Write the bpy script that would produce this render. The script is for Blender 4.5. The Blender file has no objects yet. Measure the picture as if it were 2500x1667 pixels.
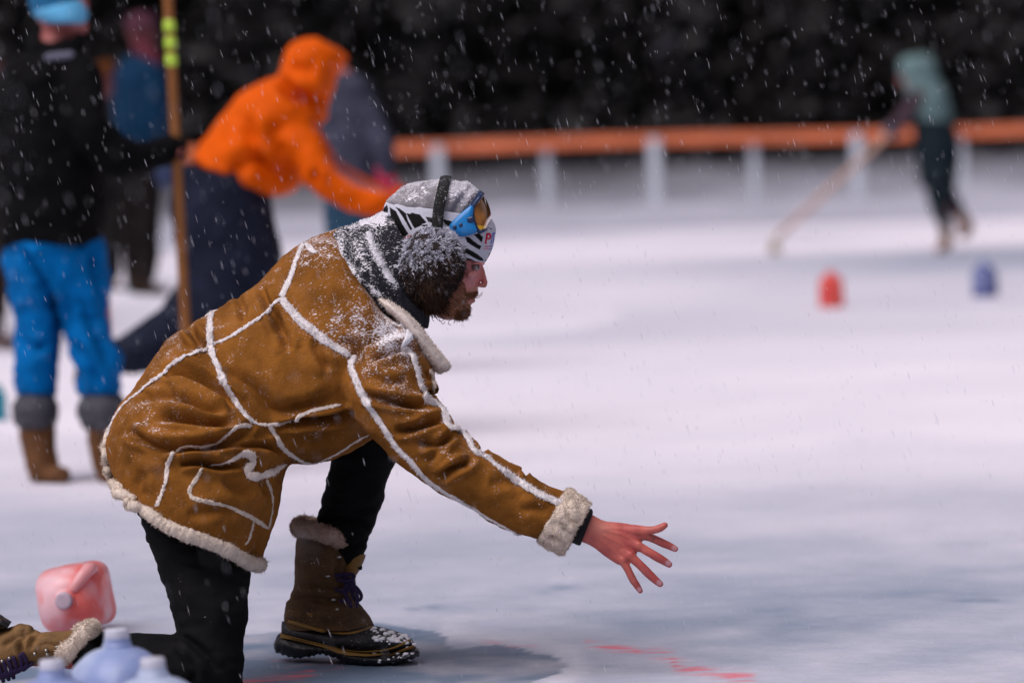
import bpy, math, random
import numpy as np
from mathutils import Vector, Matrix
from mathutils.bvhtree import BVHTree
random.seed(7)
RNG = np.random.default_rng(7)
sc = bpy.context.scene

# ------------------------------------------------------------------ camera, sky, sun, exposure
F_PX, CX, CY = 9375.0, 1250.0, 833.5            # 135 mm lens on a 36 mm sensor, in pixels of the 2500 px photograph
CAM_H = 1.045
PITCH = math.atan(464.5 / F_PX)
ROLL = -0.035
FWD = np.array([0, math.cos(PITCH), -math.sin(PITCH)])
UP0 = np.array([0, math.sin(PITCH), math.cos(PITCH)])
RT0 = np.array([1.0, 0, 0])
RT = RT0 * math.cos(ROLL) + UP0 * math.sin(ROLL)
UP = -RT0 * math.sin(ROLL) + UP0 * math.cos(ROLL)
CAM = np.array([0, 0, CAM_H])
cam_d = bpy.data.cameras.new('camera')
cam_d.lens = 135; cam_d.sensor_width = 36; cam_d.sensor_fit = 'HORIZONTAL'
cam_d.clip_start = 0.1; cam_d.clip_end = 2000
cam_d.dof.use_dof = True; cam_d.dof.focus_distance = 7.72; cam_d.dof.aperture_fstop = 2.7
cam_o = bpy.data.objects.new('camera', cam_d); sc.collection.objects.link(cam_o)
m = Matrix.Identity(4)
for i in range(3):
    m[i][0], m[i][1], m[i][2], m[i][3] = RT[i], UP[i], -FWD[i], CAM[i]
cam_o.matrix_world = m
sc.camera = cam_o

SUN_EL, SUN_AZ = math.radians(58), math.radians(228)   # azimuth measured clockwise from +Y: high, behind the camera and to the left
w = bpy.data.worlds.new('World'); sc.world = w; w.use_nodes = True
nt = w.node_tree; bg = nt.nodes['Background']
sky = nt.nodes.new('ShaderNodeTexSky'); sky.sky_type = 'NISHITA'; sky.sun_disc = False
sky.sun_elevation = SUN_EL; sky.sun_rotation = SUN_AZ; sky.dust_density = 6; sky.air_density = 1.2
hs = nt.nodes.new('ShaderNodeHueSaturation'); hs.inputs['Saturation'].default_value = 0.30   # overcast: the blue is veiled
mxw = nt.nodes.new('ShaderNodeMix'); mxw.data_type = 'RGBA'; mxw.blend_type = 'MULTIPLY'; mxw.inputs[0].default_value = 1
mxw.inputs[7].default_value = (1.03, 0.94, 1.06, 1)
nt.links.new(sky.outputs[0], hs.inputs['Color']); nt.links.new(hs.outputs[0], mxw.inputs[6]); nt.links.new(mxw.outputs[2], bg.inputs[0])
bg.inputs[1].default_value = 0.062
sun_d = bpy.data.lights.new('sun', 'SUN'); sun_d.energy = 1.95; sun_d.angle = math.radians(55); sun_d.color = (1, 0.96, 0.97)
sun_o = bpy.data.objects.new('sun', sun_d); sc.collection.objects.link(sun_o)
sd = Vector((math.sin(SUN_AZ) * math.cos(SUN_EL), math.cos(SUN_AZ) * math.cos(SUN_EL), math.sin(SUN_EL)))
sun_o.rotation_euler = sd.to_track_quat('Z', 'Y').to_euler()
sc.view_settings.view_transform = 'Standard'; sc.view_settings.look = 'None'
sc.view_settings.exposure = 0.27; sc.view_settings.gamma = 1.0
sc.cycles.use_denoising = True
sc.cycles.max_bounces = 6

# ------------------------------------------------------------------ helpers
def P(px, py, d):
    px, py, d = np.broadcast_arrays(np.asarray(px, float), np.asarray(py, float), np.asarray(d, float))
    v = FWD + ((px - CX) / F_PX)[..., None] * RT - ((py - CY) / F_PX)[..., None] * UP
    return CAM + d[..., None] * v
def proj(V):
    q = np.asarray(V) - CAM
    z = q @ FWD
    return CX + F_PX * (q @ RT) / z, CY - F_PX * (q @ UP) / z, z
def gdepth(px, py, z=0.0):           # camera depth of the ground seen at a pixel
    v = FWD + ((px - CX) / F_PX) * RT - ((py - CY) / F_PX) * UP
    return (z - CAM_H) / v[2]
def G(px, py): return P(px, py, gdepth(px, py))
ZT = {'1': (800, 400, .3509), '2': (1250, 1150, .2232), '3': (600, 1050, .3934), '5': (240, 550, .3507), '6': (240, 950, .3507),
      '7': (800, 700, .4464), '8': (1080, 440, .2296), 'd': (0, 0, 1.0629), 'c': (400, 50, .4145), 'b': (0, 550, .4464),
      'e': (1800, 100, .4464), 's': (560, 1480, .3571), 'j': (0, 1480, .2041), 'h': (1130, 540, .06378)}
def T(k, pts):
    a, b, s = ZT[k]
    return [(a + p[0] * s, b + p[1] * s) + tuple(p[2:]) for p in pts]

def catmull(pts, n, closed=False):
    pts = np.asarray(pts, float); m = len(pts)
    if m == 2: 
        t = np.linspace(0, 1, n)[:, None]; return pts[0] * (1 - t) + pts[1] * t
    ext = np.vstack([2 * pts[0] - pts[1], pts, 2 * pts[-1] - pts[-2]])
    t = np.linspace(0, m - 1 - 1e-9, n); i = t.astype(int); f = (t - i)[:, None]
    p0, p1, p2, p3 = ext[i], ext[i + 1], ext[i + 2], ext[i + 3]
    return 0.5 * (2 * p1 + (p2 - p0) * f + (2 * p0 - 5 * p1 + 4 * p2 - p3) * f ** 2 + (3 * p1 - p0 - 3 * p2 + p3) * f ** 3)
def resample(pts, step):
    pts = np.asarray(pts, float); c = catmull(pts, max(8, len(pts) * 24))
    L = np.r_[0, np.cumsum(np.linalg.norm(np.diff(c[:, :2], axis=0), axis=1))]
    n = max(3, int(L[-1] / step) + 1); s = np.linspace(0, L[-1], n)
    return np.stack([np.interp(s, L, c[:, k]) for k in range(c.shape[1])], 1)
def resample3(pts, step):
    pts = np.asarray(pts, float); c = catmull(pts, max(8, len(pts) * 24))
    L = np.r_[0, np.cumsum(np.linalg.norm(np.diff(c[:, :3], axis=0), axis=1))]
    n = max(3, int(L[-1] / step) + 1); s = np.linspace(0, L[-1], n)
    return np.stack([np.interp(s, L, c[:, k]) for k in range(c.shape[1])], 1)

def hash3(ix, iy, iz, seed):
    h = (ix * 374761393 + iy * 668265263 + iz * 2147483647 + seed * 974711) & 0xffffffff
    h = ((h ^ (h >> 13)) * 1274126177) & 0xffffffff
    return ((h ^ (h >> 16)) & 0xffff) / 65535.0
def vnoise(X, seed=0):               # value noise -1..1
    X = np.asarray(X, float); i = np.floor(X).astype(np.int64); f = X - i; f = f * f * (3 - 2 * f)
    r = 0
    for dx in (0, 1):
        for dy in (0, 1):
            for dz in (0, 1):
                wgt = (f[:, 0] if dx else 1 - f[:, 0]) * (f[:, 1] if dy else 1 - f[:, 1]) * (f[:, 2] if dz else 1 - f[:, 2])
                r = r + wgt * hash3(i[:, 0] + dx, i[:, 1] + dy, i[:, 2] + dz, seed)
    return r * 2 - 1
def fbm(X, oct=3, seed=0):
    r = 0; a = 1; X = np.asarray(X, float)
    for k in range(oct):
        r = r + a * vnoise(X * 2 ** k + 13.7 * k, seed + k); a *= .5
    return r

def grid_faces(nr, ns, off=0, closed=True):
    i = np.arange(nr - 1)[:, None]; k = np.arange(ns if closed else ns - 1)[None, :]; k2 = (k + 1) % ns
    a = i * ns + k; b = i * ns + k2; c = (i + 1) * ns + k2; d = (i + 1) * ns + k
    return (np.stack([a, b, c, d], -1).reshape(-1, 4) + off).tolist()
def capped(R):                        # R: (rings, segs, 3) -> closed shell
    nr, ns, _ = R.shape
    V = np.vstack([R.reshape(-1, 3), R[0].mean(0)[None], R[-1].mean(0)[None]])
    F = grid_faces(nr, ns)
    c0, c1 = nr * ns, nr * ns + 1
    F += [[(k + 1) % ns, k, c0] for k in range(ns)]
    F += [[(nr - 1) * ns + k, (nr - 1) * ns + (k + 1) % ns, c1] for k in range(ns)]
    return V, F
def loft(secs, nring=60, nseg=40, egg=0.0, cap=True):
    """secs: (ax,ay,bx,by,depth centre,depth half[,bowx,bowy]) silhouettes A..B in photograph pixels, depth in metres"""
    S = np.array([tuple(s) + (0,) * (8 - len(s)) for s in secs], float)
    C = catmull(S, nring); th = np.linspace(0, 2 * math.pi, nseg, endpoint=False)
    c, s = np.cos(th)[None], np.sin(th)[None]
    col = lambda k: C[:, k:k + 1]
    px = (col(0) + col(2)) / 2 + (col(0) - col(2)) / 2 * c + col(6) * np.clip(s, 0, 1) ** 2
    py = (col(1) + col(3)) / 2 + (col(1) - col(3)) / 2 * c + col(7) * np.clip(s, 0, 1) ** 2
    d = col(4) - np.abs(col(5)) * s * (1 + egg * c)
    R = P(px, py, d)
    return capped(R) if cap else (R.reshape(-1, 3), grid_faces(nring, nseg))
def frames(Q):
    t = np.gradient(Q, axis=0); t /= np.linalg.norm(t, axis=1)[:, None] + 1e-12
    up = np.array([0.13, -1, 0.2]); n = up - t[0] * (up @ t[0]); n /= np.linalg.norm(n); N = [n]
    for k in range(1, len(Q)):
        n = N[-1] - t[k] * (N[-1] @ t[k]); n /= np.linalg.norm(n) + 1e-12; N.append(n)
    N = np.array(N); return t, N, np.cross(t, N)
def tube3(Q, r, ns=14, round_=True, flat=1.0):   # Q world points, r metres; rounded ends
    Q = np.asarray(Q, float); r = np.broadcast_to(np.asarray(r, float), (len(Q),)).copy()
    if round_:
        t0 = Q[0] - Q[1]; t0 /= np.linalg.norm(t0) + 1e-12; t1 = Q[-1] - Q[-2]; t1 /= np.linalg.norm(t1) + 1e-12
        a = np.array([80, 55, 30]) * math.pi / 180
        Q = np.vstack([Q[0] + t0 * (r[0] * np.sin(a))[:, None], Q, Q[-1] + t1 * (r[-1] * np.sin(a[::-1]))[:, None]])
        r = np.r_[r[0] * np.cos(a), r, r[-1] * np.cos(a[::-1])]
    t, N, B = frames(Q); th = np.linspace(0, 2 * math.pi, ns, endpoint=False)
    R = Q[:, None] + r[:, None, None] * (np.cos(th)[None, :, None] * N[:, None] * flat + np.sin(th)[None, :, None] * B[:, None])
    return capped(R)
def chain(pts, d, step=6, ns=14):     # pts (px,py,dz,r_px)
    C = resample(pts, step); dd = d + C[:, 2]
    return tube3(P(C[:, 0], C[:, 1], dd), np.maximum(C[:, 3], .5) / F_PX * dd, ns)
def join(*ms):
    V, F, o = [], [], 0
    for v, f in ms:
        V.append(np.asarray(v)); F += [[i + o for i in q] for q in f]; o += len(v)
    return np.vstack(V), F
def new_mesh(name, V, F):
    me = bpy.data.meshes.new(name)
    me.from_pydata(np.asarray(V).tolist() if not isinstance(V, list) else V, [], F if isinstance(F, list) else F.tolist())
    me.update(); return me
def obj(name, VF, mat=None, parent=None, smooth=True, attrs=None):
    me = new_mesh(name, *VF)
    if smooth: me.polygons.foreach_set('use_smooth', [True] * len(me.polygons))
    if mat is not None: me.materials.append(mat)
    for k, v in (attrs or {}).items():
        v = np.asarray(v, float)
        if v.ndim == 1:
            at = me.attributes.new(k, 'FLOAT', 'POINT'); at.data.foreach_set('value', v)
        else:
            at = me.color_attributes.new(k, 'FLOAT_COLOR', 'POINT')
            at.data.foreach_set('color', np.c_[v, np.ones(len(v))].ravel())
    o = bpy.data.objects.new(name, me); sc.collection.objects.link(o)
    if parent is not None:
        o.parent = parent
        o.matrix_parent_inverse = parent_inv(parent)
    return o
def parent_inv(p):
    mm = Matrix.Identity(4); q = p
    chain_ = []
    while q is not None: chain_.append(q); q = q.parent
    for q in reversed(chain_): mm = mm @ q.matrix_parent_inverse @ q.matrix_basis
    return mm.inverted()
def empty(name, loc):
    o = bpy.data.objects.new(name, None); sc.collection.objects.link(o); o.location = Vector([float(x) for x in loc]); o.empty_display_size = .1
    return o
def tag(o, label=None, cat=None, group=None, kind=None):
    for k, v in (('label', label), ('category', cat), ('group', group), ('kind', kind)):
        if v: o[k] = v
    return o
def remesh(VF, voxel, smooth=2, dec=None):
    me = new_mesh('tmp', *VF); o = bpy.data.objects.new('tmp', me); sc.collection.objects.link(o)
    md = o.modifiers.new('r', 'REMESH'); md.mode = 'VOXEL'; md.voxel_size = voxel
    if smooth:
        sm = o.modifiers.new('s', 'SMOOTH'); sm.factor = .5; sm.iterations = smooth
    dg = bpy.context.evaluated_depsgraph_get(); ev = o.evaluated_get(dg); m2 = ev.to_mesh()
    V = np.empty(len(m2.vertices) * 3); m2.vertices.foreach_get('co', V); V = V.reshape(-1, 3)
    N = np.empty(len(m2.vertices) * 3); m2.vertices.foreach_get('normal', N); N = N.reshape(-1, 3)
    n = len(m2.polygons); L = np.empty(len(m2.loops), int); m2.loops.foreach_get('vertex_index', L)
    st = np.empty(n, int); m2.polygons.foreach_get('loop_start', st); tt = np.empty(n, int); m2.polygons.foreach_get('loop_total', tt)
    F = [L[a:a + b].tolist() for a, b in zip(st, tt)]
    ev.to_mesh_clear(); bpy.data.objects.remove(o); bpy.data.meshes.remove(me)
    return V, N, F
def normals(V, F):
    me = new_mesh('n', V, F); N = np.empty(len(V) * 3); me.vertices.foreach_get('normal', N); bpy.data.meshes.remove(me)
    return N.reshape(-1, 3)
def pdist(px, py, line):              # distance to a polyline in pixels, plus fraction along it
    line = np.asarray(line, float)[:, :2]; best = np.full(px.shape, 1e9); tt = np.zeros(px.shape); n = len(line) - 1
    for k in range(n):
        a, b = line[k], line[k + 1]; ab = b - a; l2 = ab @ ab + 1e-9
        t = np.clip(((px - a[0]) * ab[0] + (py - a[1]) * ab[1]) / l2, 0, 1)
        d = np.hypot(px - a[0] - t * ab[0], py - a[1] - t * ab[1]); mk = d < best
        best[mk] = d[mk]; tt[mk] = ((k + t) / n)[mk]
    return best, tt
def inpoly(px, py, poly):
    poly = np.asarray(poly)[:, :2]; r = np.zeros(px.shape, bool); j = len(poly) - 1
    for i in range(len(poly)):
        xi, yi = poly[i]; xj, yj = poly[j]
        r ^= ((yi > py) != (yj > py)) & (px < (xj - xi) * (py - yi) / (yj - yi + 1e-12) + xi); j = i
    return r
def fold(V, N, folds, near=None):
    px, py, z = proj(V); off = np.zeros(len(V))
    for line, depth, wd in folds:
        line = resample(line, 12)
        d, t = pdist(px, py, line); taper = np.clip(np.minimum(t, 1 - t) * 5, 0, 1) ** .6
        off += taper * (-depth * np.exp(-(d / wd) ** 2) + .42 * depth * np.exp(-((d - 2.3 * wd) / (1.2 * wd)) ** 2))
    if near is not None: off *= near
    return V + N * off[:, None]
def fur_tris(B, D, L, W, curl=0.0):   # one thin triangle pair per tuft
    n = len(B); D = D / (np.linalg.norm(D, axis=1)[:, None] + 1e-12)
    a = RNG.normal(size=(n, 3)); s = np.cross(D, a); s /= np.linalg.norm(s, axis=1)[:, None] + 1e-12
    L = np.broadcast_to(L, (n,))[:, None]; W = np.broadcast_to(W, (n,))[:, None]
    k = RNG.normal(size=(n, 3)) * curl * L
    mid = B + D * L * .55 + k * .4; tip = B + D * L + k
    V = np.stack([B - s * W / 2, B + s * W / 2, mid + s * W * .4, mid - s * W * .4, tip], 1).reshape(-1, 3)
    o = np.arange(n)[:, None] * 5
    F = np.c_[o, o + 1, o + 2, o + 3].tolist() + np.c_[o + 3, o + 2, o + 4].tolist()
    return V, F
def scatter(V, F, n, weight=None):    # random points on a mesh
    V = np.asarray(V); Tn = np.array([[q[0], q[k], q[k + 1]] for q in F for k in range(1, len(q) - 1)])
    a, b, c = V[Tn[:, 0]], V[Tn[:, 1]], V[Tn[:, 2]]; cr = np.cross(b - a, c - a); ar = np.linalg.norm(cr, axis=1)
    if weight is not None: ar = ar * weight[Tn].mean(1)
    cum = np.cumsum(ar); i = np.searchsorted(cum, RNG.random(n) * cum[-1]).clip(0, len(Tn) - 1)
    u, v = RNG.random(n), RNG.random(n); f = u + v > 1; u[f], v[f] = 1 - u[f], 1 - v[f]
    p = a[i] + (b - a)[i] * u[:, None] + (c - a)[i] * v[:, None]
    return p, cr[i] / (np.linalg.norm(cr[i], axis=1)[:, None] + 1e-15), Tn[i]

# ------------------------------------------------------------------ materials
def mat(name, col, rough=.8, var=.12, scale=30, bump=.0, bscale=200, attr=None, snow=False, spec=.3, sheen=0, trans=0, metal=0, coat=0, bdist=.003, snow_scale=420):
    mt = bpy.data.materials.new(name); mt.use_nodes = True; n = mt.node_tree; N = n.nodes; Lk = n.links.new
    b = N['Principled BSDF']; b.inputs['Roughness'].default_value = rough; b.inputs['Specular IOR Level'].default_value = spec
    b.inputs['Metallic'].default_value = metal; b.inputs['Coat Weight'].default_value = coat
    b.inputs['Sheen Weight'].default_value = sheen
    tc = N.new('ShaderNodeTexCoord')
    nz = N.new('ShaderNodeTexNoise'); nz.inputs['Scale'].default_value = scale; nz.inputs['Detail'].default_value = 5; nz.inputs['Roughness'].default_value = .6
    Lk(tc.outputs['Object'], nz.inputs['Vector'])
    mr = N.new('ShaderNodeMapRange'); mr.inputs[1].default_value = .25; mr.inputs[2].default_value = .75
    mr.inputs[3].default_value = 1 - var; mr.inputs[4].default_value = 1 + var; Lk(nz.outputs[0], mr.inputs[0])
    mul = N.new('ShaderNodeMix'); mul.data_type = 'RGBA'; mul.blend_type = 'MULTIPLY'; mul.inputs[0].default_value = 1
    Lk(mr.outputs[0], mul.inputs[7])
    if attr:
        at = N.new('ShaderNodeAttribute'); at.attribute_name = attr; Lk(at.outputs['Color'], mul.inputs[6])
    else: mul.inputs[6].default_value = (*col, 1)
    out = mul.outputs[2]
    if snow:                            # wind-driven snow caught in the nap: fine streaky flecks, densest where the attribute says
        mp = N.new('ShaderNodeMapping'); mp.inputs['Rotation'].default_value = (0, math.radians(38), 0); mp.inputs['Scale'].default_value = (.42, 1, 1.25)
        Lk(tc.outputs['Object'], mp.inputs[0])
        n2 = N.new('ShaderNodeTexNoise'); n2.inputs['Scale'].default_value = snow_scale; n2.inputs['Detail'].default_value = 3
        Lk(mp.outputs[0], n2.inputs['Vector'])
        n3 = N.new('ShaderNodeTexNoise'); n3.inputs['Scale'].default_value = 35; n3.inputs['Detail'].default_value = 3; Lk(tc.outputs['Object'], n3.inputs['Vector'])
        sa = N.new('ShaderNodeAttribute'); sa.attribute_name = 'snow'
        ad = N.new('ShaderNodeMath'); ad.operation = 'MULTIPLY_ADD'; Lk(n3.outputs[0], ad.inputs[0]); ad.inputs[1].default_value = .5; Lk(n2.outputs[0], ad.inputs[2])
        ad2 = N.new('ShaderNodeMath'); ad2.operation = 'MULTIPLY_ADD'; Lk(sa.outputs['Fac'], ad2.inputs[0]); ad2.inputs[1].default_value = .42; Lk(ad.outputs[0], ad2.inputs[2])
        m2 = N.new('ShaderNodeMapRange'); m2.inputs[1].default_value = .96; m2.inputs[2].default_value = 1.08; Lk(ad2.outputs[0], m2.inputs[0])
        mx = N.new('ShaderNodeMix'); mx.data_type = 'RGBA'; mx.inputs[7].default_value = (.78, .76, .80, 1)
        Lk(m2.outputs[0], mx.inputs[0]); Lk(out, mx.inputs[6]); out = mx.outputs[2]
    Lk(out, b.inputs['Base Color'])
    if bump:
        nb = N.new('ShaderNodeTexNoise'); nb.inputs['Scale'].default_value = bscale; nb.inputs['Detail'].default_value = 4; Lk(tc.outputs['Object'], nb.inputs['Vector'])
        bp = N.new('ShaderNodeBump'); bp.inputs['Strength'].default_value = bump; bp.inputs['Distance'].default_value = bdist
        Lk(nb.outputs[0], bp.inputs['Height']); Lk(bp.outputs[0], b.inputs['Normal'])
    if trans:
        tr = N.new('ShaderNodeBsdfTranslucent'); ms = N.new('ShaderNodeMixShader'); ms.inputs[0].default_value = trans
        Lk(out, tr.inputs[0]); Lk(b.outputs[0], ms.inputs[1]); Lk(tr.outputs[0], ms.inputs[2]); Lk(ms.outputs[0], N['Material Output'].inputs[0])
    return mt
M = {
 'suede': mat('suede', (.200, .077, .014), .9, .5, 11, .6, 240, snow=True, spec=.06),
 'shearling': mat('shearling', (.72, .63, .57), .95, .10, 60, .7, 320, spec=.1),
 'shearling_snowy': mat('snowy_shearling', (.76, .71, .71), .95, .12, 160, 1.0, 420, spec=.1),
 'cuff_wool': mat('cuff_wool', (.62, .52, .43), .95, .14, 50, .8, 300, spec=.1),
 'skin': mat('skin', (0, 0, 0), .45, .10, 120, .3, 500, attr='col', spec=.4),
 'black_cloth': mat('black_cloth', (.010, .010, .011), .85, .4, 40, .5, 500, snow=False, spec=.2),
 'trouser': mat('black_trouser_cloth', (.0045, .0045, .005), .85, .5, 25, .5, 500, snow=True, spec=.1),
 'scarf': mat('scarf_wool', (.022, .022, .028), .95, .4, 150, .8, 300, snow=True, spec=.1, snow_scale=300),
 'hat_grey': mat('grey_fleece', (.24, .225, .24), .95, .2, 60, .8, 240, snow=True, spec=.1, snow_scale=300),
 'zebra': mat('zebra_print', (0, 0, 0), .85, .06, 200, .4, 500, attr='col', spec=.15),
 'hair': mat('fur_coloured', (0, 0, 0), .8, .15, 200, attr='col', spec=.2),
 'blue_plastic': mat('blue_plastic', (.004, .18, .48), .35, .05, 40, spec=.5),
 'navy_plastic': mat('navy_plastic', (.006, .02, .07), .3, .1, 40, spec=.5),
 'boot_suede': mat('boot_suede', (.085, .045, .020), .8, .35, 30, .6, 200, snow=True, spec=.2),
 'rubber': mat('black_rubber', (.006, .006, .007), .45, .3, 60, .4, 120, snow=True, spec=.4),
 'ochre_trim': mat('ochre_trim', (.20, .105, .02), .6, .2, 60, .3, 300),
 'boot_fur': mat('boot_fur', (.42, .30, .24), .95, .2, 90, .8, 300, spec=.1),
 'lace': mat('purple_lace', (.022, .010, .048), .8, .5, 300, .6, 500),
 'snow': mat('clinging_snow', (.80, .79, .83), .9, .05, 60, .6, 300, spec=.2),
 'metal': mat('dull_metal', (.35, .33, .30), .3, .1, 80, metal=1),
}
# ------------------------------------------------------------------ the ice: one sheet to the horizon
def axis(segs):
    out = []
    for a, b, st in segs: out.append(np.arange(a, b, st))
    return np.concatenate(out + [np.array([segs[-1][1]])])
gx = axis([(-260, -60, 20), (-60, -12, 3), (-12, -1.5, .25), (-1.5, 1.5, .014), (1.5, 12, .25), (12, 60, 3), (60, 260, 20)])
gy = axis([(-30, 4, 2), (4, 6.9, .1), (6.9, 9.4, .0125), (9.4, 14, .04), (14, 26, .09), (26, 70, .35), (70, 130, 4)])
X, Y = np.meshgrid(gx, gy); x, y = X.ravel(), Y.ravel()
V = np.stack([x, y, np.zeros_like(x)], 1)
n1 = fbm(np.stack([x * .35, y * .22, 0 * x], 1), 3, 3); n2 = fbm(np.stack([x * 1.6, y * .8, 0 * x + 5], 1), 3, 11)
n3 = fbm(np.stack([x * 7, y * 5, 0 * x + 9], 1), 3, 21)
yy = np.clip(y + n1 * (1 + .10 * y) + n2 * .3, 0, 200)
# snow-dusted (1) against bare grey ice (0) down the rink; greying at the far end paints haze
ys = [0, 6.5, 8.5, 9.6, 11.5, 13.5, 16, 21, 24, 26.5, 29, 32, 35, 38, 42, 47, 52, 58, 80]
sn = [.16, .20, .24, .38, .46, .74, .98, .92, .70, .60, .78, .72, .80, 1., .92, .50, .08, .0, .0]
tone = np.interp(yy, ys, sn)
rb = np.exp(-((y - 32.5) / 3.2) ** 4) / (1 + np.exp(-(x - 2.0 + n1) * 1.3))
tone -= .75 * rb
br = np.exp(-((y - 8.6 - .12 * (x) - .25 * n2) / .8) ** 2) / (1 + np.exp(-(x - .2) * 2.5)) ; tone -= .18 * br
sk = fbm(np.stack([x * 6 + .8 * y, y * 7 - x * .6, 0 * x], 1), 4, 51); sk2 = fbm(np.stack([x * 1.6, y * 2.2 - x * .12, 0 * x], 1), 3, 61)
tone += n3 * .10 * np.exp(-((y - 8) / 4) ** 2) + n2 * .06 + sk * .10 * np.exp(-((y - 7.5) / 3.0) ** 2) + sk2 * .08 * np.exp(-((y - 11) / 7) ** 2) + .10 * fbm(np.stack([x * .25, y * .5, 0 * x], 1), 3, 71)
px, py, z = proj(V + np.array([0, 0, 0.0])); front = z > 1
px = np.where(front, px, -9999); py = np.where(front, py, -9999)
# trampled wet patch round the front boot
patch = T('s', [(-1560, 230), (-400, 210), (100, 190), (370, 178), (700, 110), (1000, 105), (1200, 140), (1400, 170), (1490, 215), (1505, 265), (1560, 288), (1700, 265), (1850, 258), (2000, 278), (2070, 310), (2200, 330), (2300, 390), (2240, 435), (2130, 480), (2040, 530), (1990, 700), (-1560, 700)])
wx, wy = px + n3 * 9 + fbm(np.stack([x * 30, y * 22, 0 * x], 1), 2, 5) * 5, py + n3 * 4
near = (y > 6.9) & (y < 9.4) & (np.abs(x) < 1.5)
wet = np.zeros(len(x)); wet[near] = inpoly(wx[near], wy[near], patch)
white = [(.02, 0), (.02, 1)]
tone[near] += .30 * np.exp(-(pdist(px[near], py[near], T('s', [(1500, 170), (1700, 210), (2050, 250), (2350, 330), (2400, 420), (2200, 520)]))[0] / 22) ** 2)
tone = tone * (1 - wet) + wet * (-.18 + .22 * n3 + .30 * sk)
red = np.zeros(len(x))
for line, wd, a in [(T('d', [(1350, 1478), (1400, 1488), (1450, 1492), (1475, 1500)]), 8, .8), (T('d', [(1500, 1500), (1540, 1505), (1560, 1530), (1600, 1540), (1650, 1552), (1720, 1556)]), 13, .8),
                    (T('d', [(1600, 1535), (1650, 1545), (1700, 1552)]), 9, .7), (T('s', [(60, 520), (250, 495), (480, 470), (560, 440)]), 10, .75), (T('s', [(300, 370), (560, 395), (760, 410)]), 9, .35),
                    (T('s', [(1740, 240), (1900, 260), (2080, 262)]), 5, .3)]:
    d, t = pdist(px[near], py[near], line); g = np.exp(-(d / wd) ** 2) * a * .7 * np.clip(.75 + 2.0 * fbm(np.stack([x[near] * 14, y[near] * 50, 0 * d], 1), 3, 8), 0, 1.6)
    red[near] = np.maximum(red[near], g)
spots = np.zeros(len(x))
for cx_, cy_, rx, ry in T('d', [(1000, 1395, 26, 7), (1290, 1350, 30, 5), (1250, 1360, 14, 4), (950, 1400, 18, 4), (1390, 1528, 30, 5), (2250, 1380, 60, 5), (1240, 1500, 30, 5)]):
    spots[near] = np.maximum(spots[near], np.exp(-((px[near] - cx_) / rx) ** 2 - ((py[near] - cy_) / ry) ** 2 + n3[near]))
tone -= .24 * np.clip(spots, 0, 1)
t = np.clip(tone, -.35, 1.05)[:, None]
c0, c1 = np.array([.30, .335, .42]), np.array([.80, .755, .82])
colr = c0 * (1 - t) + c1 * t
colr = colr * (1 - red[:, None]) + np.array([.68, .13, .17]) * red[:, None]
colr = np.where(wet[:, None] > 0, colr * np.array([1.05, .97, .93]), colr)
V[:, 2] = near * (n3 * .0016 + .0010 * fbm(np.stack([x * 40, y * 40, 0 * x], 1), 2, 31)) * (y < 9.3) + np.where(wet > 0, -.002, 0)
ice_m = mat('ice', (0, 0, 0), .55, .07, 30, .45, 70, attr='col', spec=.35, bdist=.004)
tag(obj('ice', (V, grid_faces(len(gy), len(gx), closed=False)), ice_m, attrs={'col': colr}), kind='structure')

# snow bank at the foot of the fence, hillside and wood behind it
def strip(name, xs, ys, zf, m, colf=None):
    X, Y = np.meshgrid(xs, ys); V = np.stack([X.ravel(), Y.ravel(), zf(X.ravel(), Y.ravel())], 1)
    return tag(obj(name, (V, grid_faces(len(ys), len(xs), closed=False)), m, attrs={'col': colf(V)} if colf else None), kind='structure')
FY = 52.0
def fence_y(x): return FY - .16 * x
bank_m = mat('bank_snow', (0, 0, 0), .9, .08, 2, .4, 8, attr='col')
def bankz(x, y):
    u = (y - fence_y(x) + 1.2) / 2.6
    return .30 * np.clip(1 - u * u, -.2, 1) * (1 + .25 * fbm(np.stack([x * .8, y * .8, 0 * x], 1), 2, 4)) - .02
strip('snow_bank', np.linspace(-45, 40, 220), np.linspace(40, 66, 100), bankz, bank_m, lambda V: np.array([.36, .36, .42]) * (1 + .08 * fbm(V * [.5, .5, 1], 2, 6))[:, None])
def hillz(x, y):
    u = y - 60
    return np.where(u < 0, u * .4, 0) + np.clip(u, 0, 14) * .105 + np.clip(u - 14, 0, 200) * .35 + .18 * fbm(np.stack([x * .4, y * .4, 0 * x], 1), 3, 9) * (u > 0)
def hillc(V):
    h = V[:, 2] + .25 * fbm(V * [.6, .6, .6], 3, 17) - .02 * V[:, 0]
    t = (np.clip((h + .1) / 1.0, 0, 1) ** .6)[:, None]
    return np.array([.36, .36, .42]) * (1 - t) + np.array([.022, .021, .024]) * t  # snow below, dark earth above; the pale foot also paints mist behind the fence
hill_m = mat('hillside_ground', (0, 0, 0), .95, .25, .8, .3, 3, attr='col')
strip('hillside', np.linspace(-90, 90, 220), np.r_[np.linspace(57, 80, 110), np.linspace(81, 200, 60)], hillz, hill_m, hillc)
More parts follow.
